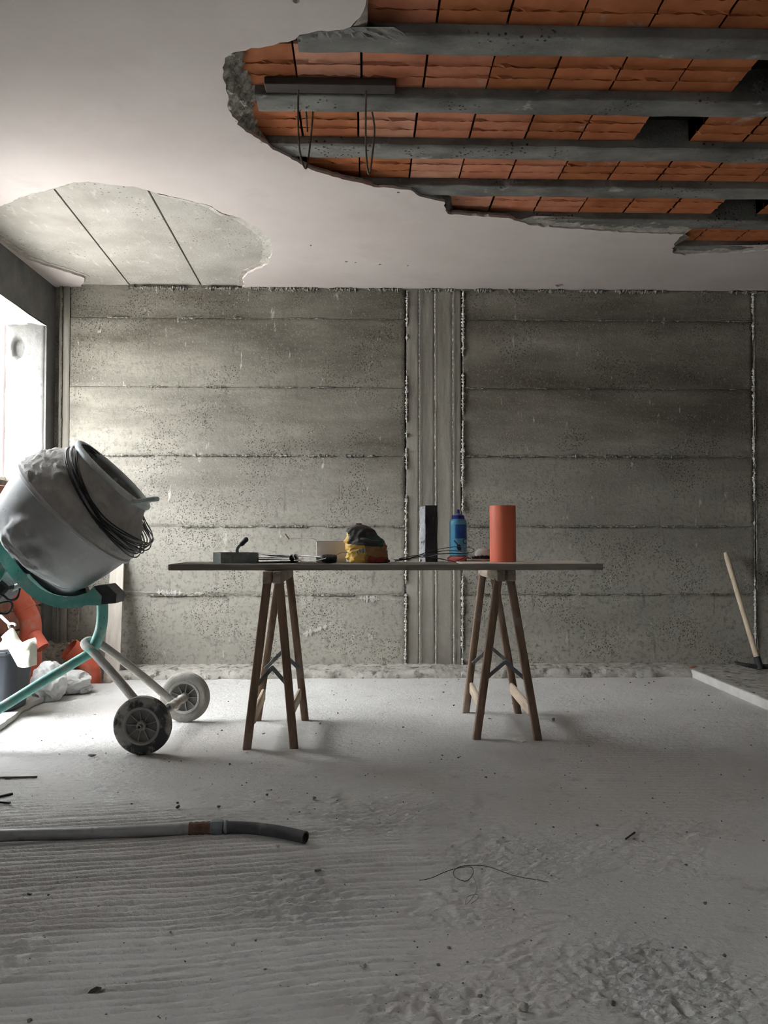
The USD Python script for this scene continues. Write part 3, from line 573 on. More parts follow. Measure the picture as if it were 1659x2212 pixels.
def tile_mesh(x0, x1, y0, y1, seed, dark=False):
    """Underside of a hollow brick whose lower shell has fallen: three bands, two broken web ridges, flanks turned up to the joists."""
    w = y1 - y0; n = 11; xs = np.linspace(x0, x1, n); r = np.random.default_rng(seed)
    pr = [(0.0, 0.055), (0.0, 0.006), (0.02, 0.0), (0.20, 0.0), (0.37, 0.0), (0.405, 0.0), (0.41, 0.0), (0.455, 0.0), (0.46, 0.0), (0.48, 0.001), (0.64, 0.0), (0.675, 0.0), (0.68, 0.0), (0.72, 0.0), (0.725, 0.0), (0.745, 0.001), (0.90, 0.0), (0.97, 0.0), (1.0, 0.004), (1.0, 0.055)]
    rid = {5: -0.006, 6: 0.03, 7: 0.03, 11: -0.005, 12: 0.03, 13: 0.03}
    G = np.zeros((n, len(pr), 3))
    for j, (t, dz) in enumerate(pr):
        z = zt + dz + r.uniform(-0.0008, 0.0008, n) + rid.get(j, 0)
        if j in (5, 11): z = zt + rid[j] * r.uniform(0.2, 2.2, n)
        G[:, j] = np.stack([xs, y0 + t * w + slope(xs) + (r.uniform(-0.006, 0.006, n) if j in (7, 8, 13, 14) else r.uniform(-0.003, 0.003, n) if j in (5, 6, 11, 12) else 0), z], -1)
    v, f = grid(G); n_ = np.cross(v[f[:, 1]] - v[f[:, 0]], v[f[:, 2]] - v[f[:, 0]])[:, 2].sum(); f = f if n_ < 0 else f[:, ::-1]
    # closed ends
    for e in (0, n - 1):
        ring = G[e]; top = ring.copy(); top[:, 2] = zt + 0.12; e_v = np.stack([ring, top], 0); ev, ef = grid(e_v); v, f = join((v, f), (ev, ef), (ev, ef[:, ::-1]))
    return v, f
# one joint seen in each row fixes the pitch of the bricks in that row (x of the joint), then gaps left by fallen bricks
rows = {0: (945, 30), 1: (1205, 140), 2: (1148, 262), 3: (1219, 362), 4: (1261, 440), 5: (1600, 510)}
gone = {1: [(1590, 1800)], 2: [(1378, 1492)], 3: [(560, 690)], 4: [(1540, 1632)]}
for k in rows:
    y0, y1 = J1 + (k - 1) * JP + JW / 2 - 0.004, J1 + k * JP - JW / 2 + 0.004
    px, py = rows[k]; xj = at_z(px, py, zt)[0]; start = xj - math.ceil((xj - xl + 0.1) / (TL + 0.003)) * (TL + 0.003); i = 0; x = start
    if k == 0: xl_k = cz(790, 20)[0] - 0.02
    elif k == 4: xl_k = cz(960, 440)[0] - 0.1
    elif k == 5: xl_k = cz(1440, 520)[0] - 0.1
    else: xl_k = xl + 0.085
    while x < X_END - 0.1:
        i += 1; xm = x + TL / 2; ym = (y0 + y1) / 2
        g_ = rg.uniform(0.004, 0.012)
        skip = any(at_z(a, py, zt)[0] < xm < at_z(b, py, zt)[0] for a, b in gone.get(k, []))
        if x + TL > xl_k and not skip:
            ce.part('hollow_brick', tile_mesh(max(x, xl_k) + g_ / 2, x + TL + 0.003 - g_ / 2, y0, y1, 900 + 40 * k + i), M[f'tile{[0, 1, 0, 2, 1, 0, 3, 2][(i * 3 + k * 5) % 8]}'], smooth=30)
        x += TL + 0.003
    ce.part('shade_behind_bricks', box(xl, X_END, y0 - 0.01, y1 + 0.01, zt + 0.10, zt + 0.125), M['void'])

def rubble_strip(px_a, px_b, z_a, z_b, seed, m, amp=0.03, n=90, cross=9):
    """Crumbling break surface from the plaster edge (px_a) up to a line deeper in the floor above (px_b)."""
    A = spline([[*at_z(*p, z_a)] for p in px_a], 10); B = spline([[*at_z(*p, z_b)] for p in px_b], 10)
    A = V([np.interp(np.linspace(0, 1, n), np.linspace(0, 1, len(A)), A[:, i]) for i in range(3)]).T; B = V([np.interp(np.linspace(0, 1, n), np.linspace(0, 1, len(B)), B[:, i]) for i in range(3)]).T
    t = np.linspace(0, 1, cross)[None, :, None]; G = A[:, None] * (1 - t) + B[:, None] * t
    nz = fbm(G * 38, 4, seed) - 0.5; nx_ = fbm(G * 38 + 9, 4, seed + 1) - 0.5; e = np.sin(np.linspace(0, np.pi, cross))[None, :] ** 0.6
    G[..., 2] += amp * nz * e * 1.6; G[..., 0] += amp * nx_ * e; G[..., 2] = np.maximum(G[..., 2], CEIL - 0.012)
    v, f = grid(G); return join((v, f), (v, f[:, ::-1])) if False else (v, f)
ce.part('broken_edge', rubble_strip([(500, 113), (483, 130), (479, 148), (483, 177), (492, 206), (489, 227), (500, 252), (526, 280), (562, 303), (592, 325)],
                                    [(530, 108), (536, 135), (546, 160), (552, 182), (560, 205), (556, 228), (558, 250), (562, 275), (574, 296), (596, 318)], CEIL + 0.004, zt + 0.01, 3, M, 0.05, 260, 30), M['rubble_edge'], label='crumbling pale concrete at the left end of the big break', smooth=20)
ce.part('broken_edge', rubble_strip([(640, 80), (680, 69), (722, 67), (757, 59), (790, 58), (850, 58)], [(650, 96), (690, 92), (735, 90), (790, 88), (840, 92), (900, 96)], CEIL + 0.006, zj + 0.004, 4, M, 0.02, 70, 8), M['joist'], smooth=20)
ce.part('broken_edge', rubble_strip([(745, 66), (760, 58), (777, 36), (789, 12), (796, -40)], [(792, 66), (794, 50), (794, 30), (795, 10), (800, -40)], CEIL + 0.008, zj + 0.004, 5, M, 0.008, 50, 6), M['plaster_edge'], smooth=20)
ce.part('broken_edge', rubble_strip([(888, 412), (908, 425), (960, 437), (967, 463), (1010, 467)], [(892, 400), (915, 412), (970, 422), (976, 440), (985, 462)], CEIL + 0.006, zt, 6, M, 0.015, 70, 7), M['joist'], smooth=20)
ce.part('broken_edge', rubble_strip([(1120, 476), (1145, 489), (1250, 497), (1350, 504), (1478, 507)], [(1150, 466), (1200, 468), (1290, 470), (1400, 474), (1520, 480)], CEIL + 0.004, zj + 0.012, 7, M, 0.014, 110, 8), M['plaster_edge'], smooth=20)
ce.part('broken_edge', rubble_strip([(1454, 546), (1480, 553), (1560, 550), (1659, 542), (1780, 533)], [(1470, 530), (1500, 530), (1570, 530), (1659, 528), (1780, 522)], CEIL + 0.004, zj + 0.01, 8, M, 0.012, 90, 7), M['plaster_edge'], smooth=20)
ce.part('broken_edge', rubble_strip([(1452, 545), (1456, 527), (1477, 505)], [(1462, 538), (1470, 527), (1490, 512)], CEIL + 0.004, zt, 9, M, 0.008, 30, 6), M['plaster_edge'], smooth=20)
ce.part('broken_edge', rubble_strip([(592, 325), (642, 350), (682, 371), (742, 388), (802, 402), (888, 412)], [(600, 320), (650, 345), (690, 366), (748, 382), (806, 395), (890, 404)], CEIL + 0.004, CEIL + 0.05, 10, M, 0.01, 120, 6), M['joist'], smooth=20)
ce.part('broken_edge', rubble_strip([(340, 419), (400, 432), (450, 444), (480, 462), (522, 472), (564, 497), (586, 517), (590, 549), (578, 570)], [(340, 422), (398, 437), (446, 450), (474, 468), (510, 480), (545, 505), (560, 525), (560, 548), (555, 566)], CEIL + 0.002, zs_ + 0.006, 12, M, 0.006, 120, 6), M['slab'], smooth=20)

pb = [at_z(568, 172, CEIL + 0.02), at_z(856, 172, CEIL + 0.02)]
yb = J1 + JP - JW / 2
single('steel_profile', box(pb[0][0], pb[1][0], yb - 0.075, yb - 0.006, CEIL + 0.022, CEIL + 0.05, 0.003), M['profile'], 'long dark flat steel profile fixed under the ceiling beside a joist', 'steel profile')
ya, yz = J1 + JP - JW / 2 - 0.03, J1 + JP + JW / 2 + 0.01
def hang(name, pts, label):
    single(name, tube(spline([at_y(a, b, y) for a, b, y in pts], 8), 0.0038, 8), M['rust_wire'], label, 'wire')
hang('hanging_wire', [(645, 168, ya), (644, 260, ya), (648, 330, ya + 0.02), (661, 364, ya + 0.05), (669, 320, yz - 0.03), (675, 260, yz - 0.01), (676, 228, yz)], 'bent rusty wire loop hanging from the joist, left of the two loops')
hang('hanging_wire', [(791, 166, ya), (790, 260, ya), (791, 330, ya + 0.02), (797, 376, ya + 0.05), (805, 330, yz - 0.03), (809, 276, yz - 0.01), (802, 234, yz)], 'bent rusty wire loop hanging from the joist, right of the two loops')
hang('hanging_wire', [(659, 226, yz), (662, 250, yz), (664, 285, yz + 0.01)], 'short straight wire stub poking down inside the left hanging loop')

# ------------------------------------------------------------------ trestles and worktop
TOPZ, TOPB, TY0, TY1 = 0.808, 0.781, 3.725, 4.135
def trestle(lf, rf, lb, rb, xt, dxt, label):
    """lf, rf, lb, rb: floor points of the feet; xt: x of the ridge; dxt: gap between the two halves at the top."""
    c = (V(lf) + V(rf) + V(lb) + V(rb)) / 4
    t = thing('trestle', label, 'trestle', (c[0], c[1], 0), group=None)
    yf, yk = (lf[1] + rf[1]) / 2, (lb[1] + rb[1]) / 2
    for s, F_, B_ in ((-1, lf, lb), (1, rf, rb)):
        xr = xt + s * dxt
        rail = box(xr - 0.0195, xr + 0.0195, yf - 0.03, yk + 0.03, TOPB - 0.055, TOPB - 0.001, 0.004)
        t.part('top_rail', rail, M['wood_top'])
        for q, foot in ((yf + 0.03, F_), (yk - 0.03, B_)):
            top = V([xr + s * 0.004, q, TOPB - 0.045]); ft = V([foot[0], foot[1], 0.0])
            # round-edged leg that ends flat on the floor
            sd = V([1.0, 0, 0]); w, d_ = 0.019, 0.016
            a8 = np.linspace(0, 2 * np.pi, 12, endpoint=False) + np.pi / 12
            ring = V([[w * np.sign(math.cos(a)) * abs(math.cos(a)) ** 0.55, d_ * np.sign(math.sin(a)) * abs(math.sin(a)) ** 0.55, 0] for a in a8])
            t.part('leg', hull(np.vstack([ft + ring, top + ring])), M['wood'])
        def on_leg(foot, q, z):
            a, b = V([foot[0], foot[1], 0.0]), V([xr + s * 0.004, q, TOPB - 0.045]); return a + (b - a) * (z / b[2])
        p0, p1 = on_leg(F_, yf + 0.03, 0.135), on_leg(B_, yk - 0.03, 0.135)
        t.part('foot_rail', bar(p0 + V([-s * 0.012, 0.008, 0]), p1 + V([-s * 0.012, -0.008, 0]), 0.02, 0.058, b=0.006), M['wood_rail'])
    for q, fl_, fr_, dy in ((yf + 0.03, lf, rf, 0.02), (yk - 0.03, lb, rb, -0.02)):
        def pt(foot, s, z):
            a, b = V([foot[0], foot[1], 0.0]), V([xt + s * dxt, q, TOPB - 0.045]); return a + (b - a) * (z / b[2]) + V([0, dy * 1.1, 0])
        a, b = pt(fl_, -1, 0.265), pt(fr_, 1, 0.265); m_ = (a + b) / 2 + V([0, 0, 0.085])
        br = t.part('folding_brace', bar(a, m_, 0.005, 0.018, b=0.001), M['steel']); t.part('folding_brace', bar(m_ + V([0, 0.005, 0]), b + V([0, 0.005, 0]), 0.005, 0.018, b=0.001), M['steel'])
        br.part('rivet', tube([m_ + V([0, -0.006, 0]), m_ + V([0, 0.014, 0])], 0.008, 10), M['steel'])
P0 = lambda px, py: at_z(px, py, 0.0)
trestle(P0(533, 1619), P0(635, 1617), P0(556, 1557), P0(659, 1556), -0.400, 0.022, 'dark wooden folding trestle under the left half of the worktop, legs nearly closed')
trestle(P0(1029, 1597), P0(1162, 1598), P0(1006, 1540), P0(1119, 1541), 0.655, 0.024, 'dark wooden folding trestle under the right half of the worktop, by the orange pipe')
xl_t, xr_t = at_y(363, 1225, TY0)[0], at_y(1303, 1225, TY0)[0]
wt = thing('worktop', 'long grey-brown weathered board laid across two trestles as a table', 'table top', ((xl_t + xr_t) / 2, (TY0 + TY1) / 2, TOPB))
wt.part('plank', box(xl_t, xr_t, TY0, TY0 + 0.203, TOPB, TOPZ, 0.003), M['board']); wt.part('plank', box(xl_t + 0.004, xr_t - 0.005, TY0 + 0.206, TY1, TOPB, TOPZ, 0.003), M['board'])
xs0 = at_y(997, 1217, TY0)[0]
single('thin_panel', box(xs0, xr_t - 0.03, TY0 + 0.004, TY1 - 0.03, TOPZ, TOPZ + 0.004, 0.001), M['sheet'], 'thin pale panel lying on the right part of the worktop under the orange pipe', 'panel')
TT, TS = TOPZ, TOPZ + 0.004

# ------------------------------------------------------------------ things on the worktop
def TP(px, py, Y): return at_y(px, py, Y)
# plastering float
Y = 3.86
a, b = TP(477, 1214, Y), TP(551, 1214, Y); tip = TP(459, 1214, Y + 0.05)
tf = thing('plastering_trowel', 'grey steel box trowel with a curved black handle on the left of the worktop', 'trowel', (a[0], Y, TT))
top_z = TP(500, 1194, Y)[2]
o = [(a[0], Y), (b[0], Y), (b[0], Y + 0.13), (a[0] - 0.005, Y + 0.13), (tip[0], Y + 0.065)]
outer = extrude_z(sg.Polygon(o), TT, top_z); outer[0][:, 2] += 0; 
om = m3.Manifold(m3.Mesh(np.ascontiguousarray(outer[0], dtype=np.float32), np.ascontiguousarray(outer[1], dtype=np.uint32)))
inn = extrude_z(sg.Polygon(o).buffer(-0.003), TT + 0.003, top_z + 0.02); im = m3.Manifold(m3.Mesh(np.ascontiguousarray(inn[0], dtype=np.float32), np.ascontiguousarray(inn[1], dtype=np.uint32)))
tf.part('box', om - im if (om - im).num_tri() > 0 else outer, M['trowel'], smooth=20)
hp = [TP(513, 1196, Y + 0.06), TP(512, 1188, Y + 0.06), TP(515, 1181, Y + 0.06), TP(521, 1175, Y + 0.06), TP(526, 1170, Y + 0.06)]
tf.part('tang', tube(spline([hp[0] - V([0, 0, 0.04])] + hp, 6), 0.0075, 12), M['trowel'])
g0, g1 = TP(519, 1178, Y + 0.06), TP(535, 1162, Y + 0.06)
tf.part('grip', tube(np.linspace(g0, g1, 12), 0.0115 * V([0.55, 0.85, 0.95, 0.97, 0.95, 0.95, 0.97, 1.0, 1.05, 1.02, 0.85, 0.4]), 16), M['black'])
# papers
r2 = np.random.default_rng(4)
zc = TT + 0.0012
def sheet(name, cx, cy, w, d, ang, z, amp, seed, m, label, group=None, tilt=0.0, lift=0.0):
    n, k = 24, 16; u, v_ = np.meshgrid(np.linspace(-w / 2, w / 2, n), np.linspace(-d / 2, d / 2, k), indexing='ij')
    X = cx + u * math.cos(ang) - v_ * math.sin(ang); Yc = cy + u * math.sin(ang) + v_ * math.cos(ang)
    h = z + lift * np.maximum(0.15 - u / w, 0) ** 1.4 + amp * fbm(np.stack([u * 9 + seed, v_ * 9, u * 0], -1), 2, seed) + tilt * np.maximum(u + w * 0.1, 0) ** 2 / w
    top = np.stack([X, Yc, h + 0.0008], -1); bot = np.stack([X, Yc, h], -1)
    va, fa = grid(top); fa = fa if np.cross(va[fa[0, 1]] - va[fa[0, 0]], va[fa[0, 2]] - va[fa[0, 0]])[2] > 0 else fa[:, ::-1]
    vb, fb = grid(bot); single(name, join((va, fa), (vb, fa[:, ::-1])), m, label, 'paper', group=group, smooth=True)
pc = TP(612, 1213, 3.955)
for q, (dx, dy, w, ang, dz, amp, mm) in enumerate([(-0.035, 0.02, 0.21, 0.10, 0.0, 0.006, 'paper_old'), (-0.02, 0.0, 0.22, -0.22, 0.007, 0.010, 'paper'), (-0.045, 0.03, 0.19, 0.25, 0.015, 0.010, 'paper_old'), (0.0, 0.01, 0.22, 0.05, 0.022, 0.012, 'paper'), (-0.05, 0.02, 0.16, -0.1, 0.031, 0.012, 'paper_old')]):
    sheet('paper_sheet', pc[0] + dx, pc[1] + dy, w, 0.12, ang, zc + dz, amp, 60 + q, M[mm], ['grey sheet at the bottom of the loose pile of papers', 'white sheet second from the bottom of the pile of papers', 'grey sheet in the middle of the loose pile of papers', 'white sheet second from the top of the pile of papers', 'grey topmost sheet of the loose pile of papers'][q], 'loose papers piled on the worktop', lift=0.005 * q)
sheet('paper_sheet', TP(668, 1213, 3.95)[0], 3.965, 0.10, 0.11, 0.3, TT + 0.004, 0.03, 81, M['paper'], 'crumpled white sheet rising between the rolled paper and the carton', 'loose papers piled on the worktop', lift=0.012)
cl = TP(633, 1212, 3.76); ang = np.linspace(-0.6, 2 * np.pi * 3 - 1.0, 70); R_ = 0.019
cp = [(math.cos(t) * R_ * (1 - 0.011 * i), math.sin(t) * R_ * (1 - 0.011 * i)) for i, t in enumerate(ang)]
prf = [(cl[0] + p[0], TT + 0.026 + p[1]) for p in cp]
prf = [(prf[0][0] + 0.13, TT + 0.024), (prf[0][0] + 0.08, TT + 0.012), (prf[0][0] + 0.03, TT + 0.010)] + prf
G = np.stack([np.stack([V([x, y, z]) for x, z in prf]) for y in np.linspace(3.755, 3.85, 8)])
va, fa = grid(G); nn = G + V([0, 0, 0.0012]); vb, fb = grid(nn)
single('curled_paper', join((va, fa), (vb, fb[:, ::-1])), M['paper'], 'white sheet of paper curled into a roll at its left end', 'paper', smooth=True)
# white box
Y = 4.0; a, b = TP(683, 1213, Y), TP(747, 1213, Y); zt_b = TP(700, 1169, Y)[2]
bx = thing('small_box', 'small off-white carton standing on the worktop beside the yellow bag', 'box', ((a[0] + b[0]) / 2, Y + 0.04, TT))
bx.part('carton', box(a[0], b[0], Y, Y + 0.085, TT, zt_b, 0.002), M['card'])
bx.part('lid', box(a[0] - 0.0015, b[0] + 0.0015, Y - 0.0015, Y + 0.0865, zt_b - 0.003, zt_b + 0.001, 0.001), M['paper_old'])
bx.part('torn_flap', tube(spline([TP(684, 1168, Y + 0.04), TP(672, 1164, Y + 0.04), (TP(650, 1163, Y + 0.04)), TP(624, 1164, Y + 0.04)], 6), 0.0032, 8), M['card'], label='pale strip bent out from the top of the carton')
bx.part('torn_flap', bar(TP(625, 1165, Y + 0.04), TP(616, 1153, Y + 0.04), 0.012, 0.004, b=0.001), M['wood'], label='dark upturned end of the strip')
# spool
Y = 3.86; a, b = TP(693, 1204, Y), TP(728, 1204, Y); rz = 0.021
sp = thing('twine_spool', 'dark spool of twine lying in front of the white carton', 'spool', ((a[0] + b[0]) / 2, Y, TT))
prof = [(0, 0.0), (0, 0.012), (0.004, 0.017)] + [(0.006 + (b[0] - a[0] - 0.012) * t, 0.0185 + 0.0025 * math.sin(math.pi * t) + (0.0007 if i % 2 else -0.0007)) for i, t in enumerate(np.linspace(0, 1, 24))] + [(b[0] - a[0] - 0.003, 0.016), (b[0] - a[0], 0.011), (b[0] - a[0], 0.0)]
sp.part('winding', lathe(prof, (a[0], Y, TT + rz), (1, 0, 0), 28), M['black'], smooth=50)
sp.part('core', tube([(a[0] - 0.003, Y, TT + rz), (a[0] + 0.01, Y, TT + rz)], 0.007, 14, wall=0.002), M['dark_plastic'])
sp.part('loose_end', tube(spline([(b[0] - 0.003, Y, TT + rz + 0.017), TP(738, 1194, Y), TP(752, 1194, Y + 0.02)], 6), 0.001, 6), M['wire'])
# yellow bag: outline profile, swollen and creased
def bag():
    Yb = 3.93; cx = TP(790, 1214, Yb)[0]; n, k = 60, 72
    lev = [(1215, 757, 832, .9), (1210, 754, 834, 1.0), (1200, 750, 834, 1.0), (1190, 748, 833, .96), (1182, 747, 830, .92), (1172, 747, 827, .86), (1164, 747, 822, .8), (1156, 748, 815, .72), (1148, 749, 810, .6), (1141, 754, 800, .45), (1136, 765, 793, .28), (1133, 774, 786, .08)]
    ly = V([l[0] for l in lev], float); yy = np.linspace(1215, 1133, n)
    xl_, xr_, dp = (np.interp(-yy, -ly, V([l[i] for l in lev], float)) for i in (1, 2, 3))
    a = np.linspace(0, 2 * np.pi, k, endpoint=False); G = np.zeros((n, k + 1, 3))
    for i in range(n):
        A, B = TP(xl_[i], yy[i], Yb), TP(xr_[i], yy[i], Yb); hw = (B[0] - A[0]) / 2; mx = (A[0] + B[0]) / 2
        aa = np.append(a, a[0]); ex = np.sign(np.cos(aa)) * np.abs(np.cos(aa)) ** 0.8
        G[i] = np.stack([mx + hw * ex, Yb + 0.055 * dp[i] * np.sin(aa), np.full(k + 1, max(A[2], TT + 0.001))], -1)
    q = (G - V([cx, Yb, TT])) * 16; cr = np.abs(fbm(q, 4, 8) - 0.5) * 2; cr2 = fbm(q * 1.9 + 5, 3, 12) - 0.5
    d = G - V([cx, Yb, 0]); d[..., 2] = 0; d /= np.linalg.norm(d, axis=-1, keepdims=True) + 1e-6
    G += d * (0.034 * (0.33 - cr) + 0.016 * cr2)[..., None]; G[:, -1] = G[:, 0]
    G[..., 2] = np.maximum(G[..., 2], TT + 0.0005)
    return G
G = bag(); va, fa = grid(G); 
if trimesh.Trimesh(va, fa, process=False).volume < 0: fa = fa[:, ::-1]
cen = va[fa].mean(1); zrel = (cen[:, 2] - TT) / (va[:, 2].max() - TT); xrel = (cen[:, 0] - va[:, 0].min()) / np.ptp(va[:, 0])
wob = 0.10 * (fbm(cen * 30, 3, 2) - 0.5)
dark = (zrel + wob > 0.46 - 0.12 * (xrel - 0.4)) & (xrel + wob > 0.10) | (zrel + wob > 0.80)
red = ~dark & (xrel > 0.55) & (zrel + wob < 0.16)
brown = ~dark & ~red & (xrel + wob > 0.48)  # right half of the yellow film, its shade put into a brown colour
bg = thing('plastic_bag', 'crumpled yellow and black plastic bag with a barcode, half full', 'bag', (G[..., 0].mean(), 3.93, TT))
bg.part('yellow_film', (va, fa[~dark & ~brown & ~red]), M['bag_yellow'], smooth=32, label='yellow printed lower part'); bg.part('brown_film', (va, fa[brown]), M['bag_brown'], smooth=32, label='ochre print browned to carry shade'); bg.part('black_film', (va, fa[dark]), M['bag_black'], smooth=32, label='black folded upper part'); bg.part('red_film', (va, fa[red]), M['bag_red'], smooth=32, label='dark red printed bottom')
cap_pts = G[-1, :-1]; bg.part('folded_top', hull(np.vstack([cap_pts, cap_pts + V([0, 0, 0.006])])), M['bag_black'])
bp = TP(822, 1181, 3.90); bg.part('folded_corner', hull([bp + V(o) for o in ((0, 0, .012), (0.02, 0, .014), (0.033, 0.01, 0.004), (0.028, 0.01, -0.012), (0, 0.02, -0.014), (0.0, -0.01, -0.01))]), M['bag_brown'], smooth=False)
bf = TP(800, 1170, 3.885); bg.part('fold', tube(spline([TP(770, 1166, 3.90), TP(788, 1166, 3.875), TP(805, 1172, 3.872), TP(822, 1168, 3.90)], 6), [0.004, 0.006, 0.008, 0.009, 0.01, 0.010, 0.010, 0.010, 0.010, 0.010, 0.010, 0.010, 0.010, 0.010, 0.009, 0.008, 0.006, 0.005, 0.004], 10), M['bag_black'])
bc = [TP(769, 1190, 3.868), TP(789, 1183, 3.868), TP(789, 1193, 3.868), TP(772, 1200, 3.868)]
lab = bg.part('barcode_label', hull(np.vstack([V(bc), V(bc) + V([0, 0.01, 0])])), M['paper_old'])
for q in range(7):
    t0 = 0.1 + q * 0.125; wq = [0.05, 0.03, 0.06, 0.03, 0.045, 0.06, 0.03][q]
    pa = [V(bc[0]) * (1 - t) + V(bc[1]) * t for t in (t0, t0 + wq)]; pd = [V(bc[3]) * (1 - t) + V(bc[2]) * t for t in (t0, t0 + wq)]
    qq = V(pa + pd) ; qq = qq + V([0, -0.0006, 0]); lab.part('bar', hull(np.vstack([qq, qq + V([0, 0.0008, 0])])), M['label_navy'])
single('small_fitting', join(lathe([(0, 0), (0, .009), (.012, .009), (.012, .006), (.024, .006), (.024, 0)], TP(831, 1210, 3.9) * V([1, 1, 0]) + V([0, 0, TT + 0.0095]), (1, 0.2, 0), 12)), M['black'], 'small dark fitting lying to the right of the yellow bag', 'fitting')
# dark block
Yk = 4.06; a, b = TP(908, 1150, Yk), TP(944, 1150, Yk); hz_ = TP(920, 1093, Yk)[2]
n = 14; rb_ = np.random.default_rng(3)
bl = thing('dark_block', 'upright dark weathered block with one side coloured pale as if lit, behind the wire', 'block', ((a[0] + b[0]) / 2, Yk, TT))
xm_ = a[0] + (b[0] - a[0]) * 0.26
zs2 = np.linspace(TT, hz_, 24)
def blk(xa, xb, ya, yb_, s):
    Gq = []
    for z in zs2:
        e = 0.004 * (fbm(V([[z * 30, s, 0]]), 3, s)[0] - 0.5); e2 = 0.004 * (fbm(V([[z * 30, s + 9, 0]]), 3, s)[0] - 0.5)
        Gq.append([[xa + e, ya + 0.003, z], [xa + e + .003, ya, z], [xb + e2 - .003, ya, z], [xb + e2, ya + .003, z], [xb + e2, yb_, z], [xa + e, yb_, z], [xa + e, ya + 0.003, z]])
    va, fa = grid(V(Gq)); cap = hull(V(Gq)[-1] * V([1, 1, 1]) if False else np.vstack([V(Gq)[-1], V(Gq)[-1] + V([0, 0, 0.002])]))
    if trimesh.Trimesh(va, fa, process=False).volume < 0: fa = fa[:, ::-1]
    return join((va, fa), cap)
bl.part('front', blk(xm_, b[0], Yk - 0.03, Yk + 0.05, 1), M['block'], smooth=40); bl.part('lit_side', hull([(a[0], Yk + 0.01, TT), (xm_ + 0.001, Yk - 0.028, TT), (a[0], Yk + 0.05, TT), (xm_ + .001, Yk + 0.05, TT), (a[0] + 0.002, Yk + 0.01, hz_ - 0.004), (xm_ + 0.006, Yk - 0.026, hz_), (a[0] + .002, Yk + 0.05, hz_ - .004), (xm_ + .006, Yk + 0.05, hz_)]), M['block_lit_side'], smooth=False)  # window light on the left face is painted in as a paler material
# blue bottle on a red dish
Yb = 4.03; cb = TP(989.5, 1150, Yb); zb0 = TP(989, 1201, Yb)[2]; sc = Yb / F
ds = single('round_dish', lathe([(0, 0), (0, 21.5 * sc), (2 * sc, 23 * sc), (8 * sc, 23.5 * sc), (10 * sc, 22 * sc), (11.0 * sc, 20 * sc), (zb0 - TT - 0.0005, 17 * sc), (zb0 - TT - 0.0005, 0)], (cb[0], Yb, TT + 0.0003), (0, 0, 1), 36), M['pink'], 'low round dull red dish under the blue bottle', 'dish')
bt = thing('chalk_bottle', 'light blue squeeze bottle with a navy cap and pictogram label standing on a red dish', 'bottle', (cb[0], Yb, zb0))
rr = 18.6 * sc
body = [(0, 0), (0, rr * 0.9), (2 * sc, rr), (70 * sc, rr), (75 * sc, rr * 0.97), (79 * sc, rr * 0.85), (81 * sc, rr * 0.68), (82 * sc, 0)]
bt.part('body', lathe(body, (cb[0], Yb, zb0), (0, 0, 1), 48), M['bottle'])
capz = zb0 + 79 * sc
bt.part('cap', lathe([(0, 0), (0, 13.5 * sc), (1 * sc, 14.2 * sc), (8 * sc, 13.8 * sc), (9 * sc, 12.5 * sc), (9 * sc, 0)], (cb[0], Yb, capz), (0, 0, 1), 36), M['cap'])
bt.part('shoulder', lathe([(0, 0), (0, 8 * sc), (2 * sc, 6 * sc), (5 * sc, 3.6 * sc), (5 * sc, 0)], (cb[0], Yb, capz + 9 * sc), (0, 0, 1), 24), M['cap_grey'])
bt.part('nozzle', lathe([(0, 0), (0, 3.4 * sc), (8 * sc, 3.0 * sc), (8.6 * sc, 2.3 * sc), (8.6 * sc, 0)], (cb[0], Yb, capz + 13 * sc), (0, 0, 1), 20), M['cap'])
def on_bottle(poly, off, m, name, parent, label=None):
    """A flat print wrapped on the bottle: poly in pixels right of and above the base of the bottle's axis."""
    pg = sg.Polygon(poly).buffer(0); pts = []
    strips = []
    x0, y0_, x1, y1_ = pg.bounds; step = 1.5
    ms = []
    x = x0
    while x < x1:
        for g in [pg.intersection(sg.box(x, y0_ - 1, min(x + step, x1), y1_ + 1))]:
            for h_ in getattr(g, 'geoms', [g]):
                if h_.geom_type == 'Polygon' and h_.area > 1e-4:
                    v2, f2 = trimesh.creation.triangulate_polygon(h_, engine='earcut')
                    ang = np.clip(v2[:, 0] / 18.6, -0.995, 0.995); th = np.arcsin(ang)
                    ms.append((np.stack([cb[0] + (rr + off) * np.sin(th), Yb - (rr + off) * np.cos(th), zb0 + v2[:, 1] * sc], -1), f2))
        x += step
    v, f = join(*ms); nn = np.cross(v[f[:, 1]] - v[f[:, 0]], v[f[:, 2]] - v[f[:, 0]]); f = np.where((nn[:, 1] > 0)[:, None], f[:, ::-1], f)
    return parent.part(name, (v, f), m, label=label)
on_bottle([(-8, 38), (17, 38), (17, 68), (-8, 68)], 0.0004, M['label_blue'], 'label', bt, 'dark blue label block')
on_bottle([(-11, 33), (-9, 34.5), (-2.5, 25), (1, 24.5), (4.5, 21), (4.5, 12), (-2, 13), (-5, 18), (-4, 24)], 0.0006, M['label_navy'], 'pictogram', bt, 'dark bottle pictogram')
ringp = sg.Point(14, 32).buffer(6).difference(sg.Point(14, 32).buffer(4.2)); ringp = ringp.intersection(sg.box(0, 0, 17.8, 60))
on_bottle(list(ringp.exterior.coords), 0.0006, M['label_navy'], 'pictogram', bt, 'dark ring pictogram')
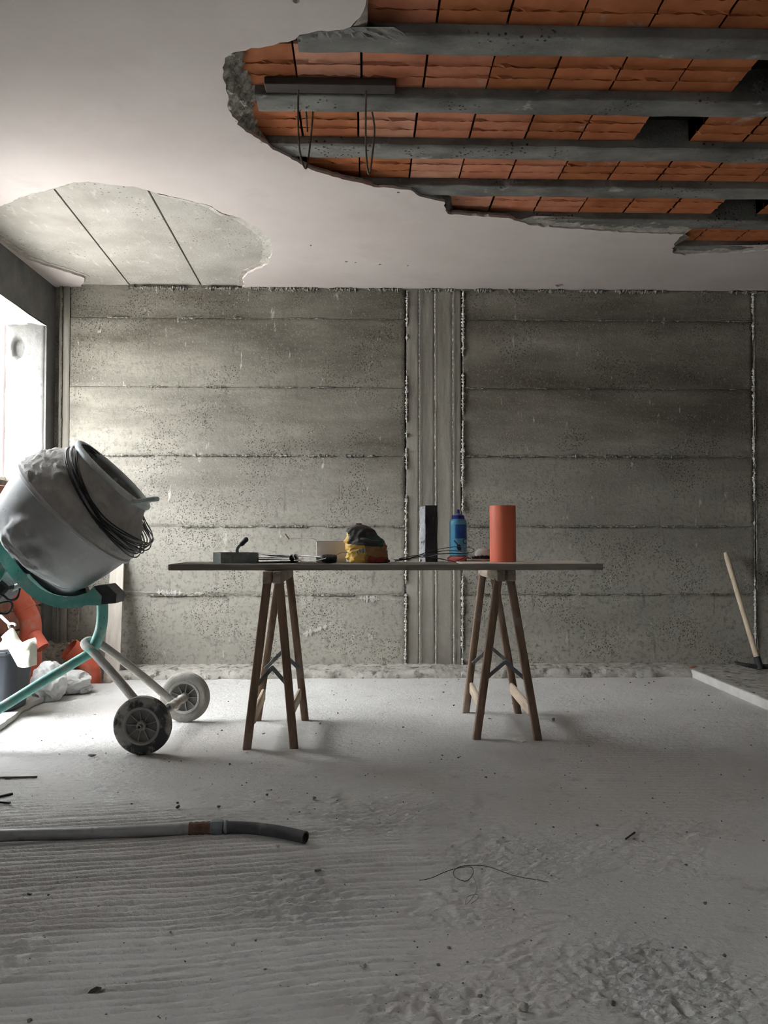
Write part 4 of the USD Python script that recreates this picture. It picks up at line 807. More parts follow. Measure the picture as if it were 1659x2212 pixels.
# tie wires
def wloop(pts, r=0.0016): return tube(spline(pts, 10), r, 8)
Yw = 3.86; W_ = lambda px, py, dy=0.0: TP(px, py, Yw + dy)
single('loose_wire', wloop([W_(850, 1209), W_(885, 1207, .02), W_(910, 1197, .04), W_(945, 1187, .05), W_(985, 1181, .02), W_(1015, 1183, -.02), W_(1024, 1189, -.05), W_(1010, 1195, -.07), W_(960, 1196, -.06), W_(905, 1199, -.03), W_(862, 1207, 0), W_(900, 1204, .03), W_(950, 1191, .05), W_(990, 1190, .02), W_(1008, 1198, -.02), W_(1003, 1205, -.05), W_(985, 1212, -.06)]), M['wire'], 'black tie wire sprung in long loops in front of the dark block', 'wire')
single('loose_wire', wloop([W_(852, 1211, .03), W_(880, 1209, .05), W_(930, 1201, .07), W_(975, 1193, .06), W_(1005, 1196, .03), W_(1018, 1205, .01), W_(1020, 1211, 0)]), M['galv'], 'grey tie wire arching over the red dish', 'wire')
single('loose_wire', tube(spline([W_(853, 1212.3, -.03), W_(878, 1208, -.02), W_(905, 1201, 0), W_(940, 1205, -.03), W_(985, 1214, -.06)], 10), 0.0021, 8), M['wire'], 'stiff black wire lying low across the front of the block', 'wire')
# brush and white glove
Yg = 4.02
gl = TP(1046, 1196, Yg); r3 = np.random.default_rng(7)
ic = trimesh.creation.icosphere(3); gv = ic.vertices * V([0.040, 0.035, 0.030]); gv *= (1 + 0.25 * (fbm(ic.vertices * 2.2, 3, 6) - 0.5))[:, None]; gv[:, 2] -= gv[:, 2].min()
br_ = thing('scrub_brush', 'long brush with dark bristles lying between the dish and the orange pipe', 'brush', (TP(1035, 1212, Yg - 0.03)[0], Yg - 0.03, TS))
A, B = TP(1008, 1209, Yg - 0.03), TP(1060, 1213, Yg - 0.03)
br_.part('back', bar(V([A[0], Yg - 0.03, TS + 0.007]), V([B[0] + 0.03, Yg - 0.03, TS + 0.006]), 0.03, 0.012, b=0.004), M['plank'])
bm = []
for q in range(150):
    x = A[0] + 0.006 + (B[0] - A[0] + 0.02) * (q / 150.0); h_ = 0.016 * math.sin(0.35 + 2.3 * q / 150) * r3.uniform(0.75, 1.15)
    bs = V([x, Yg - 0.03 + r3.uniform(-0.012, 0.012), TS + 0.012]); bm.append(tube([bs, bs + V([r3.normal(0, .002), r3.normal(0, .002), h_])], [0.0016, 0.0008], 5))
br_.part('bristles', join(*bm), M['bristle'], kind='stuff', smooth=False)
single('white_glove', (gv + V([gl[0], Yg + 0.045, TS + 0.0]), ic.faces), M['glove'], 'rumpled white fabric bundle half hidden by the orange pipe', 'glove')
# orange pipe
Yp = 3.905; a, b = TP(1058, 1150, Yp), TP(1114, 1150, Yp); ph_ = TP(1086, 1092.5, Yp)[2]
single('orange_pipe', tube([((a[0] + b[0]) / 2, Yp, TS + 0.0005), ((a[0] + b[0]) / 2, Yp, ph_)], (b[0] - a[0]) / 2, 64, wall=0.0032), M['orange_pvc'], 'upright orange plastic pipe offcut on the right of the worktop', 'pipe', smooth=30)

# ------------------------------------------------------------------ concrete mixer
Yd = 3.93
D = lambda px, py, Y=Yd: at_y(px, py, Y)
el = math.radians(45.5); ax = V([math.cos(el), 0.02, math.sin(el)]); C0 = D(163, 1108)
ax = ax / np.linalg.norm(ax)
mx = thing('concrete_mixer', 'dust-coated grey concrete mixer with tilted drum on a teal frame with two wheels', 'concrete mixer', (D(200, 1400)[0], Yd, 0))
def drum_part(prof, seed, crust, k=128):
    v, f = lathe(prof, C0, ax, k); rel = v - C0; al = rel @ ax; rad = rel - al[:, None] * ax; rl = np.linalg.norm(rad, axis=1, keepdims=True); u = rad / np.maximum(rl, 1e-6)
    return v + u * (crust(v, al) * (rl[:, 0] > 0.05))[:, None], f
mc = D(62, 1190, 3.68)
def c_low(v, al):
    d = np.linalg.norm((v - mc) * V([1, 0.5, 1]), axis=1); m_ = sstep(0.17, 0.09, d + 0.06 * (fbm(v * 12, 3, 8) - 0.5))
    return m_ * 0.055 * fbm(v * 26, 3, 2) + 0.004 * (fbm(v * 7, 3, 5) - 0.5)
def c_up(v, al):
    m_ = sstep(0.215, 0.14, al) * sstep(0.0, 0.03, al) * (0.5 + 0.7 * sstep(0.4, 0.6, fbm(v * 4, 3, 66)))
    return m_ * 0.034 * np.abs(fbm(v * 24, 3, 3) - 0.5) * 2.2 + 0.003 * (fbm(v * 8, 3, 6) - 0.5)
def dense(pr, n=6):
    pr = V(pr, float); out = []
    for i in range(len(pr) - 1): out += [pr[i] + (pr[i + 1] - pr[i]) * t for t in np.linspace(0, 1, n, endpoint=False)]
    return out + [pr[-1]]
mx.part('drum', drum_part(dense([(-0.275, 0.0), (-0.275, 0.20), (-0.268, 0.235), (-0.25, 0.262), (-0.22, 0.278), (-0.10, 0.306), (0.0, 0.322)], 10), 1, c_low), M['drum'], smooth=50)
mx.part('drum_cone', drum_part(dense([(0.0, 0.322), (0.05, 0.315), (0.10, 0.292), (0.16, 0.258), (0.20, 0.230), (0.245, 0.212), (0.245, 0.200), (0.19, 0.222), (0.10, 0.28), (0.0, 0.305)], 12), 2, c_up), M['drum_crust'], smooth=50, label='drum cone caked with cement')
mx.part('drum_band', lathe([(-0.012, 0.318), (-0.006, 0.333), (0.006, 0.333), (0.014, 0.318)], C0, ax, 96), M['drum'])
d_, s_, u_ = frame(ax); t_ = np.linspace(0, 2 * np.pi, 72, endpoint=False); mcen = C0 + ax * 0.246
rp = V([mcen + 0.211 * (math.cos(t) * s_ + math.sin(t) * u_) for t in np.append(t_, t_[0])])
mx.part('mouth_rim', tube(rp, 0.0155, 14, caps=False), M['rim_paint'])
mx.part('rim_tongue', hull(np.vstack([bar(D(283, 1086, 3.82), D(340, 1077, 3.80), 0.05, 0.020, b=0.004)[0]])), M['rim_paint'])
for q in (0.9, 3.0, 5.1):
    p_ = C0 + ax * 0.11 + 0.272 * (math.cos(q) * s_ + math.sin(q) * u_); mx.part('mixing_blade', bar(C0 + ax * 0.22 + 0.205 * (math.cos(q) * s_ + math.sin(q) * u_), C0 - ax * 0.15 + 0.26 * (math.cos(q + .5) * s_ + math.sin(q + .5) * u_), 0.05, 0.006), M['drum'])
# cradle under the drum: a channel section bent in the plane of the picture
yk_px = [(-95, 1060), (-60, 1112), (-20, 1166), (14, 1212), (40, 1245), (70, 1274), (100, 1292), (135, 1301), (165, 1300), (200, 1290), (228, 1284)]
path = spline([D(*p, 3.85) for p in yk_px], 8)
T = np.gradient(path, axis=0); T[:, 1] = 0; T /= np.linalg.norm(T, axis=1, keepdims=True); Nn = np.stack([-T[:, 2], T[:, 0] * 0, T[:, 0]], -1)
def channel(wi, y0, y1, lip):
    sec = [(-wi / 2, 0), (wi / 2, 0), (wi / 2, 0.012), (wi / 2 - lip, 0.012), (wi / 2 - lip, y1 - y0), (-wi / 2, y1 - y0), (-wi / 2, 0)]
    G = np.stack([path + Nn * a + V([0, 1.0, 0]) * (b + y0 - 3.85) for a, b in sec], 1); va, fa = grid(G)
    if trimesh.Trimesh(va, fa, process=False).volume < 0: fa = fa[:, ::-1]
    return va, fa
mx.part('cradle', channel(0.054, 3.85, 4.0, 0.02), M['teal'], smooth=30)
pan = spline([D(*p, 3.99) for p in [(-20, 1128), (14, 1180), (50, 1228), (90, 1262), (130, 1284), (165, 1284), (190, 1276)]], 8)
mx.part('cradle_back_plate', join(*[tube(pan, 0.028, 10)]), M['dark_plastic'], label='dark inner side of the cradle')
mx.part('bearing', lathe([(-0.35, 0), (-0.35, 0.05), (-0.30, 0.06), (-0.272, 0.10), (-0.270, 0)], C0, ax, 32), M['dark_plastic'])
ex = lambda px, py, Y: at_y(px, py, Y)
hd = [(203, 1266), (231, 1263), (252, 1284), (250, 1303), (218, 1306), (218, 1289)]
mx.part('hinge_housing', prism(hd, lambda x, y: D(x, y, 3.80), lambda x, y: D(x, y, 3.80) + V([0, 0.13, 0])), M['dark_plastic'], smooth=20, label='dark angular hinge housing')
hg = [(182, 1307), (186, 1284), (201, 1268), (219, 1288), (217, 1308)]
mx.part('hinge_bracket', prism(hg, lambda x, y: D(x, y, 3.79), lambda x, y: D(x, y, 3.79) + V([0, 0.14, 0])), M['teal'], smooth=20)
mx.part('post', tube(spline([D(221, 1300, 3.88), D(221, 1335, 3.88), D(216, 1365, 3.89), D(203, 1398, 3.90)], 8), 0.0255, 18), M['teal'])
mx.part('wheel_strut', tube(spline([D(318, 1545, 3.66), D(255, 1468, 3.76), D(200, 1408, 3.84), D(186, 1397, 3.87), D(183, 1389, 3.90), D(196, 1384, 3.93), D(222, 1395, 3.97), D(300, 1454, 4.08), D(386, 1527, 4.19)], 10), 0.0195, 16), M['teal_dusty'])
mx.part('front_leg', tube(spline([D(196, 1410, 3.88), D(100, 1468, 3.80), D(0, 1530, 3.72), at_z(-130, 1606, 0.02)], 10), 0.0225, 16), M['teal'])
W1, W2 = V([D(309, 1500, 3.62)[0], 3.62, 0.1245]), V([D(400, 1500, 4.24)[0], 4.24, 0.1245])
adir = (W2 - W1) / np.linalg.norm(W2 - W1)
mx.part('axle', tube(np.linspace(W1 - adir * 0.035, W2 + adir * 0.03, 30), 0.0105 + 0.0 * np.arange(30), 14), M['iron'])
mp = np.linspace(W1 + adir * 0.36, W2 - adir * 0.02, 16); mx.part('axle_mortar', tube(mp + 0.006 * (fbm(np.stack([mp * 30, mp * 31 + 5, mp * 29 + 9], -1).reshape(16, 3, 3)[:, :, 0], 3, 2)[:, None] - 0.5), 0.019 + 0.005 * np.sin(np.arange(16) * 1.7), 12), M['mud'], label='crust of dried mortar on the axle')
def wheel(C, m_t, nm, twist):
    d, s, u = frame(adir)
    t = mx.part('tyre', lathe([(-0.022, 0.076), (-0.025, 0.085), (-0.0255, 0.10), (-0.024, 0.114), (-0.018, 0.1225), (-0.008, 0.1245), (0.008, 0.1245), (0.018, 0.1225), (0.024, 0.114), (0.0255, 0.10), (0.025, 0.085), (0.022, 0.076)], C, adir, 72), m_t, label=nm)
    r_ = mx.part('wheel_rim', lathe([(-0.020, 0.068), (-0.026, 0.072), (-0.0265, 0.080), (-0.022, 0.083), (0.022, 0.083), (0.0265, 0.080), (0.026, 0.072), (0.02, 0.068), (-0.020, 0.068)], C, adir, 64), M['hub'])
    r_.part('web', lathe([(-0.004, 0.0), (-0.006, 0.04), (-0.010, 0.070), (0.010, 0.070), (0.006, 0.04), (0.004, 0.0)], C, adir, 48), M['hub_dark'])
    r_.part('hub_boss', lathe([(-0.027, 0.0), (-0.027, 0.016), (-0.024, 0.020), (-0.012, 0.023), (0.012, 0.023), (0.024, 0.020), (0.027, 0.016), (0.027, 0)], C, adir, 32), M['hub'])
    for q in range(9):
        a = twist + q * 2 * np.pi / 9; e = math.cos(a) * s + math.sin(a) * u
        r_.part('spoke', bar(C + e * 0.020, C + e * 0.070, 0.0045, 0.030, up=adir, b=0.001), M['hub'])
    return r_
wh = wheel(W1, M['rubber'], 'black tyre smeared with mortar', 0.3); wheel(W2, M['rubber_dust'], 'tyre grey with dust', 0.0)
mx.part('axle_end', tube([W1 - adir * 0.048, W1 - adir * 0.02], 0.0105, 18, wall=0.004), M['galv'])
cot = W1 - adir * 0.036; mx.part('split_pin', tube(spline([cot + V([-0.026, -0.004, -0.010]), cot + V([-0.014, -0.005, -0.014]), cot + V([0, -0.006, -0.013]), cot + V([0.012, -0.005, -0.004]), cot + V([0.004, -0.006, -0.020]), cot + V([-0.004, -0.006, -0.042])], 6), 0.0017, 6), M['galv'])
mo = D(-8, 1262, 3.86)
mx.part('motor', (lambda bv: (bv[0] @ V([[math.cos(.72), 0, -math.sin(.72)], [0, 1, 0], [math.sin(.72), 0, math.cos(.72)]]) + mo, bv[1]))(box(-0.15, 0.075, -0.07, 0.1, -0.065, 0.05, 0.012)), M['dark_plastic'])
mx.part('motor_bracket', prism([(-40, 1195), (0, 1214), (12, 1232), (4, 1248), (-8, 1262), (-40, 1262)], lambda x, y: D(x, y, 3.76), lambda x, y: D(x, y, 3.76) + V([0, 0.02, 0])), M['teal'], smooth=20)
mx.part('brace_tube', tube([D(-60, 1311, 3.84), D(47, 1262, 3.88)], 0.0145, 14), M['teal'])
mx.part('cable', tube(spline([D(-30, 1270, 3.78), D(5, 1285, 3.77), D(20, 1296, 3.78), D(36, 1292, 3.80), D(42, 1272, 3.84)], 8), 0.0055, 8), M['black'])
mx.part('cable', tube(spline([D(-30, 1312, 3.80), D(0, 1303, 3.80), D(22, 1300, 3.80), D(26, 1312, 3.80), D(12, 1326, 3.80), D(-30, 1318, 3.80)], 8), 0.0045, 8), M['black'])

# wire coil hung over the drum neck: one continuous winding
nrm = V([0.83, -0.06, 0.47]); nrm /= np.linalg.norm(nrm); _, cs, cu = frame(nrm); r5 = np.random.default_rng(9); cc = D(234, 1079, 3.93)
turns, per = 14, 56; pts = []
ph_r = r5.uniform(0, 6.28, 6)
for i in range(turns * per):
    t = 2 * np.pi * i / per; q = i / per; rr_ = 0.281 + 0.010 * math.sin(q * 2.3 + ph_r[0]) + 0.006 * math.sin(q * 5.1 + t + ph_r[1]); off = 0.022 * math.sin(q * 1.7 + ph_r[2]) + 0.010 * math.sin(q * 3.9 + 2 * t * 0.5 + ph_r[3])
    low = sstep(0.3, 1.0, (math.cos(t) * cs + math.sin(t) * cu) @ V([0, 0, -1.0])); pts.append(cc + (rr_ + 0.012 * low * math.sin(q * 4.4)) * (math.cos(t) * cs + math.sin(t) * cu) + nrm * (off * (1 + 0.7 * low) + 0.03 * low))
single('wire_coil', tube(V(pts), 0.0030, 6), M['wire'], 'coil of black wire hung around the mouth of the concrete mixer drum', 'wire coil', smooth=True)

# ------------------------------------------------------------------ left corner clutter
E1 = lambda px, py, Y: at_y(px, py, Y)
Ye = 4.97
e1 = thing('drain_elbow', 'tall red plastic drain bend rising behind the black tub', 'pipe', (E1(66, 1380, Ye)[0], Ye, 0.0))
e1.part('bend', tube(spline([E1(34, 1270, Ye), E1(46, 1300, Ye), E1(58, 1322, Ye), E1(66, 1345, Ye), E1(67, 1390, Ye), E1(67, 1440, Ye), E1(67, 1490, Ye)], 8), 0.0595, 32, wall=0.004), M['red_pvc'])
e1.part('joint_ring', tube([E1(50, 1308, Ye), E1(57, 1319, Ye)], 0.063, 32, wall=0.006), M['red_pvc'])
e1.part('side_socket', tube(spline([E1(74, 1372, Ye - 0.03), E1(84, 1388, Ye - 0.05), E1(92, 1400, Ye - 0.06)], 6), 0.042, 24, wall=0.004), M['red_pvc'])
Yf = 5.42
e2 = thing('drain_elbow', 'low red plastic drain bend rising from the trench beside the mixer leg', 'pipe', (E1(196, 1472, Yf)[0], Yf, -0.22))
e2.part('bend', tube(spline([E1(158, 1408, Yf - 0.02), E1(172, 1420, Yf), E1(186, 1434, Yf), E1(195, 1452, Yf), E1(198, 1480, Yf), E1(198, 1535, Yf)], 8), 0.0625, 32, wall=0.004), M['red_pvc'])
e2.part('socket', tube(spline([E1(149, 1401, Yf - 0.03), E1(162, 1411, Yf - 0.01)], 4), 0.072, 32, wall=0.006), M['red_pvc'])
e2.part('joint_ring', tube([E1(189, 1440, Yf), E1(194, 1450, Yf)], 0.066, 32, wall=0.006), M['red_pvc'])
# rubble heap
n = 90; hx, hy_ = np.meshgrid(np.linspace(LEFT_X + 0.01, -1.63, n), np.linspace(5.30, WALL_Y - 0.015, n), indexing='ij'); pk = E1(105, 1392, 5.62)
q = np.stack([hx, hy_, hx * 0], -1)
hz = -0.2 + (pk[2] + 0.2 - 0.02) * np.clip(1.25 - ((hx - pk[0]) / 0.42) ** 2 - ((hy_ - 5.66) / 0.36) ** 2, -0.2, 1.0) + 0.10 * (fbm(q * 9, 3, 2) - 0.5) + 0.06 * (fbm(q * 30, 3, 4) - 0.5)
va, fa = grid(np.stack([hx, hy_, np.maximum(hz, -0.22)], -1)); fa = fa if np.cross(va[fa[0, 1]] - va[fa[0, 0]], va[fa[0, 2]] - va[fa[0, 0]])[2] > 0 else fa[:, ::-1]
lump = []
for i in range(240):
    x = r5.uniform(LEFT_X + 0.06, -1.68); y = r5.uniform(5.36, WALL_Y - 0.05); ii, jj = int((x - LEFT_X - 0.01) / (-1.63 - LEFT_X - 0.01) * (n - 1)), int((y - 5.30) / (WALL_Y - 0.015 - 5.30) * (n - 1)); s_ = r5.uniform(0.012, 0.04)
    lump.append(stone((x, y, max(hz[ii, jj], -0.22) - s_ * 0.2), (s_, s_, s_ * 0.8), 3000 + i, n=10))
single('rubble_heap', join((va, fa), *lump), M['rubble'], 'heap of grey mortar rubble in the corner between the red bends', 'rubble', kind='stuff', smooth=False)
# leaning plank
pA, pB = at_y(228, 1500, 5.46), at_y(252, 1205, WALL_Y - 0.03)
lp = V([[*at_y(x, y, Y)] for x, y, Y in ((221, 1512, 5.47), (256, 1512, 5.47), (240, 1190, 5.725), (268, 1190, 5.725))])
single('leaning_plank', hull(np.vstack([lp, lp + V([0, 0.022, 0.004])])), M['plank'], 'dust-coated grey plank leaning on the far wall behind the mixer', 'plank')
# tub
Yt = 4.45; cxt = at_y(62, 1410, Yt)[0] - 0.17; zt0 = 0.031
def rrect(w, d, r_, k=6):
    out = []
    for sx, sy_, a0 in ((1, 1, 0), (-1, 1, 90), (-1, -1, 180), (1, -1, 270)):
        for a in np.linspace(a0, a0 + 90, k): out.append((sx * (w / 2 - r_) + r_ * math.cos(math.radians(a)), sy_ * (d / 2 - r_) + r_ * math.sin(math.radians(a))))
    return V(out)
tb = thing('black_tub', 'black plastic mortar tub with a cream towel over its rim, left of the mixer leg', 'tub', (cxt, Yt, 0))
lv = [(z + zt0, w * 0.86, d * 0.86) for z, w, d in [(0.0, 0.29, 0.24), (0.01, 0.31, 0.26), (0.15, 0.345, 0.29), (0.290, 0.375, 0.32), (0.295, 0.395, 0.34), (0.303, 0.395, 0.34), (0.303, 0.372, 0.317), (0.28, 0.362, 0.307), (0.02, 0.305, 0.255), (0.012, 0.28, 0.23)]]
G = np.stack([np.concatenate([np.c_[rrect(w, d, 0.06) + V([cxt, Yt]), np.full(24, z)], np.c_[rrect(w, d, 0.06)[:1] + V([cxt, Yt]), [[z]]]]) for z, w, d in lv])
va, fa = grid(G)
bot = hull(np.vstack([np.c_[rrect(.25, .206, .06) + V([cxt, Yt]), np.full(24, zt0)], np.c_[rrect(.25, .206, .06) + V([cxt, Yt]), np.full(24, zt0 + 0.012)]]))
if trimesh.Trimesh(va, fa, process=False).volume < 0: fa = fa[:, ::-1]
tb.part('shell', join((va, fa), bot), M['tub'], smooth=40)
hs = at_y(3, 1413, Yt - 0.142); tb.part('handle_slot', box(hs[0] - 0.03, hs[0] + 0.025, Yt - 0.146, Yt - 0.128, hs[2] - 0.012, hs[2] + 0.010, 0.004), M['dark_plastic'])
# towel: draped sheet with thickness
def draped(rows_px, th, seed, amp):
    G = np.stack([spline([at_y(a_, b_, c_ - 0.17) for a_, b_, c_ in r_], 9) for r_ in rows_px]); G = np.stack([spline(G[:, j], 9) for j in range(G.shape[1])], 1)
    G = G + amp * (fbm(G * 22, 3, seed) - 0.5)[..., None] * V([0.3, -1, 0.3]); va, fa = grid(G); nb = np.zeros_like(va); fn = np.cross(va[fa[:, 1]] - va[fa[:, 0]], va[fa[:, 2]] - va[fa[:, 0]])
    for k in range(3): np.add.at(nb, fa[:, k], fn)
    nb /= np.linalg.norm(nb, axis=1, keepdims=True) + 1e-12; n_, m_ = G.shape[:2]; v2 = va - nb * th; L = len(va); f = [fa, fa[:, ::-1] + L]
    idx = np.arange(L).reshape(n_, m_); loop = np.concatenate([idx[0, :-1], idx[:-1, -1], idx[-1, ::-1][:-1], idx[::-1, 0][:-1]]); nx_ = np.roll(loop, -1)
    f += [np.stack([loop, loop + L, nx_], 1), np.stack([nx_, loop + L, nx_ + L], 1)]
    return np.vstack([va, v2]), np.vstack(f)
tw = thing('towel', 'cream cotton towel draped over the rim of the black tub', 'towel', (at_y(50, 1420, Yt)[0], Yt - 0.15, 0.2))
tw.part('hanging_end', draped([[(14, 1398, 4.60), (38, 1392, 4.60), (60, 1382, 4.62), (76, 1377, 4.66)], [(16, 1400, 4.47), (42, 1395, 4.46), (64, 1384, 4.47), (79, 1385, 4.50)], [(26, 1418, 4.45), (46, 1416, 4.44), (64, 1412, 4.44), (80, 1412, 4.48)], [(38, 1440, 4.44), (50, 1443, 4.43), (66, 1440, 4.43), (80, 1436, 4.47)]], 0.006, 3, 0.012), M['cloth'], smooth=60)
tw.part('crumpled_end', draped([[(2, 1376, 4.66), (12, 1366, 4.66), (26, 1356, 4.66), (34, 1364, 4.68)], [(4, 1384, 4.60), (16, 1382, 4.58), (32, 1376, 4.60), (42, 1380, 4.64)], [(-14, 1402, 4.53), (8, 1402, 4.50), (30, 1398, 4.50), (52, 1390, 4.56)]], 0.006, 5, 0.012), M['cloth'], smooth=60)
# wrench
wz_ = 4.42; w0, w1 = at_y(-40, 1292, wz_), at_y(22, 1350, wz_)
wr_ = thing('spanner', 'shiny open-ended spanner leaning into the black tub', 'spanner', w1)
wr_.part('shank', bar(w0, w1, 0.007, 0.017, up=(0, 1, 0) if False else (0.5, 0, 0.86), b=0.002), M['chrome'])
jw = [at_y(x, y, wz_) for x, y in ((21, 1357), (19, 1350), (24, 1347), (31, 1348), (34, 1352))]
wr_.part('jaw', tube(spline(jw, 6), 0.0065, 10), M['chrome'])
# plastic sack
def blob(c, rad, seed, amp, flat):
    ic = trimesh.creation.icosphere(5); v = ic.vertices.copy(); n1 = np.abs(fbm(v * 1.9 + seed, 2, seed) - 0.5) * 2; n2 = np.abs(fbm(v * V([5, 5, 2.5]) + seed, 2, seed + 1) - 0.5)
    v = v * (1 - amp * 0.75 * n1 + amp * 0.22 * n2)[:, None] * V(rad); v[:, 2] = np.maximum(v[:, 2], -rad[2] * flat); v[:, 2] -= v[:, 2].min(); return v + V(c), ic.faces
sk = thing('plastic_sack', 'crumpled translucent white plastic sack on the floor behind the mixer leg', 'sack', at_z(120, 1495, 0.0))
g1 = at_z(140, 1502, 0.0); sk.part('filled_part', blob((g1[0], g1[1] + 0.08, 0.002), (0.13, 0.12, 0.078), 3, 0.5, 0.75), M['plastic_sack'], smooth=60)
g2 = at_z(94, 1516, 0.0); sk.part('filled_part', blob((g2[0] + 0.01, g2[1] + 0.05, 0.002), (0.10, 0.10, 0.13), 5, 0.5, 0.72), M['plastic_sack'], smooth=60)
g3 = at_z(176, 1500, 0.0); sk.part('open_mouth', blob((g3[0] - 0.01, g3[1] + 0.05, 0.002), (0.055, 0.07, 0.04), 7, 0.8, 0.6), M['plastic_sack'], smooth=60)
# board on the floor, left edge of the picture
bo = [V([max(at_z(x, y, 0.03)[0], LEFT_X + 0.008), at_z(x, y, 0.03)[1]]) for x, y in ((-140, 1590), (-40, 1585), (0, 1566), (22, 1550), (48, 1527), (76, 1513), (114, 1497), (60, 1488), (-140, 1488))]
single('floor_sheet', extrude_z(sg.Polygon(jag(bo, 0.03, 0.004, 7)), 0.004, 0.03), M['floor'], 'grey board lying on the floor under the tub at the left edge', 'board', smooth=30)

# ------------------------------------------------------------------ pickaxe
px_ = thing('pickaxe', 'pickaxe standing on its iron head with the pale handle against the far wall', 'pickaxe', at_z(1640, 1440, 0.042))
hb = at_z(1640, 1438, 0.075); htop = at_y(1567, 1194, WALL_Y - 0.035)
n_ = 20; hp_ = np.linspace(hb, htop, n_); px_.part('handle', tube(hp_, np.interp(np.linspace(0, 1, n_), [0, .1, .5, .93, .98, 1], [0.0185, 0.0175, 0.0165, 0.0185, 0.018, 0.013]), 20), M['handle'])
Yh = hb[1]; hd_ = spline([at_y(1586, 1429, Yh), at_y(1600, 1434, Yh), at_y(1620, 1438, Yh), at_y(1640, 1440, Yh), at_y(1665, 1439, Yh), at_y(1690, 1433, Yh), at_y(1712, 1424, Yh)], 6)
hd_[:, 2] = np.maximum(hd_[:, 2], 0.052)
tt = np.linspace(0, 1, len(hd_)); va, fa = tube(hd_, np.interp(tt, [0, .1, .4, .5, .6, .95, 1], [0.003, 0.010, 0.016, 0.018, 0.016, 0.012, 0.008]), 12); va[:, 2] = np.maximum(va[:, 2], 0.0425)
px_.part('head', (va, fa), M['iron']); px_.part('eye', tube([hb - (htop - hb) * 0.03, hb + (htop - hb) * 0.075], [0.024, 0.021], 18), M['iron'])

# ------------------------------------------------------------------ tube with hose in the foreground
hz_p = 0.022
cent = [at_z(px, py, hz_p) for px, py in ((-120, 1815), (0, 1805), (150, 1801), (300, 1795), (412, 1790))]
tu = thing('steel_tube', 'long grey steel tube with rusty end, nut and short black hose on the floor', 'tube', (cent[1][0], cent[1][1], 0))
tu.part('pipe', tube(spline(cent, 8), 0.0185, 24), M['galv'])
r0, r1, r2_, r3_ = at_z(408, 1790.5, hz_p), at_z(458, 1788, hz_p), at_z(456, 1788, hz_p), at_z(484, 1787.5, hz_p)
tu.part('rusty_thread', tube(np.linspace(r0, r1, 12), 0.0195 + 0.0012 * np.sin(np.arange(12) * 2.1), 24), M['rust'])
nu = tu.part('union_nut', lathe([(0, 0), (0, 0.020), (0.006, 0.0235), (0.03, 0.0235), (0.037, 0.021), (0.037, 0)], r2_ + V([0, 0, 0.002]), r3_ - r2_, 6), M['brassy'], smooth=False)
nu.part('flange', lathe([(-0.004, 0), (-0.004, 0.019), (0.002, 0.0215), (0.008, 0.019), (0.008, 0)], r2_, r3_ - r2_, 24), M['brassy']); nu.part('flange', lathe([(0, 0), (0, 0.0205), (0.006, 0.0225), (0.010, 0.0205), (0.010, 0)], r2_ + (r3_ - r2_) * 1.02, r3_ - r2_, 24), M['brassy'])
tu.part('hose', tube(spline([at_z(484, 1787, hz_p), at_z(530, 1788, hz_p + 0.001), at_z(580, 1793, hz_p), at_z(625, 1801, hz_p - 0.001), at_z(660, 1809, hz_p - 0.002)], 8), 0.0185, 24, wall=0.0045), M['hose'])

# ------------------------------------------------------------------ small things on the floor
def on_floor(px, py):
    p = at_z(px, py, 0.0); p[2] = floor_z(p[0], p[1]) - 0.001; return p
def rod(name, a, b, r, m, label, cat):
    A, B = on_floor(*a), on_floor(*b); zz_ = max(A[2], B[2]) + r + 0.002; A[2] = B[2] = zz_
    single(name, tube(np.linspace(A, B, 6), r, 8), m, label, cat)
rod('steel_rod', (-60, 1684), (80, 1681), 0.0045, M['rust_wire'], 'thin dark steel rod on the floor at the left, farthest of three', 'rod')
rod('steel_rod', (-50, 1734), (27, 1717), 0.0045, M['wire'], 'thin dark rod tip on the floor at the left, middle of three', 'rod')
rod('steel_rod', (-50, 1733), (22, 1738), 0.0045, M['wire'], 'thin dark rod tip on the floor at the left, nearest of three', 'rod')
rod('twig', (1352, 1817), (1371, 1803), 0.003, M['wire'], 'short dark stick on the bare right half of the floor', 'stick')
rod('twig', (1113, 1596), (1130, 1604), 0.0025, M['plank'], 'pale splinter on the floor between the right trestle legs', 'splinter')
lf_ = on_floor(203, 2146); lw = 28 * lf_[1] / F
lfp = V([[-.55, -.1, 0.002], [-.1, -.4, 0.10], [.5, -.25, .30], [.55, .1, .42], [.1, .30, .40], [-.35, .25, .18]]) * lw + lf_
va = np.vstack([lfp, [lf_ + V([0.0, 0, 0.05 * lw])]]); fa = V([[i, (i + 1) % 6, 6] for i in range(6)]); vb = va + V([0, 0, 0.0012]); single('curled_leaf', join((vb, fa), (va, fa[:, ::-1])), M['leaf'], 'curled black dry leaf on the combed floor at the lower left', 'leaf', smooth=False)
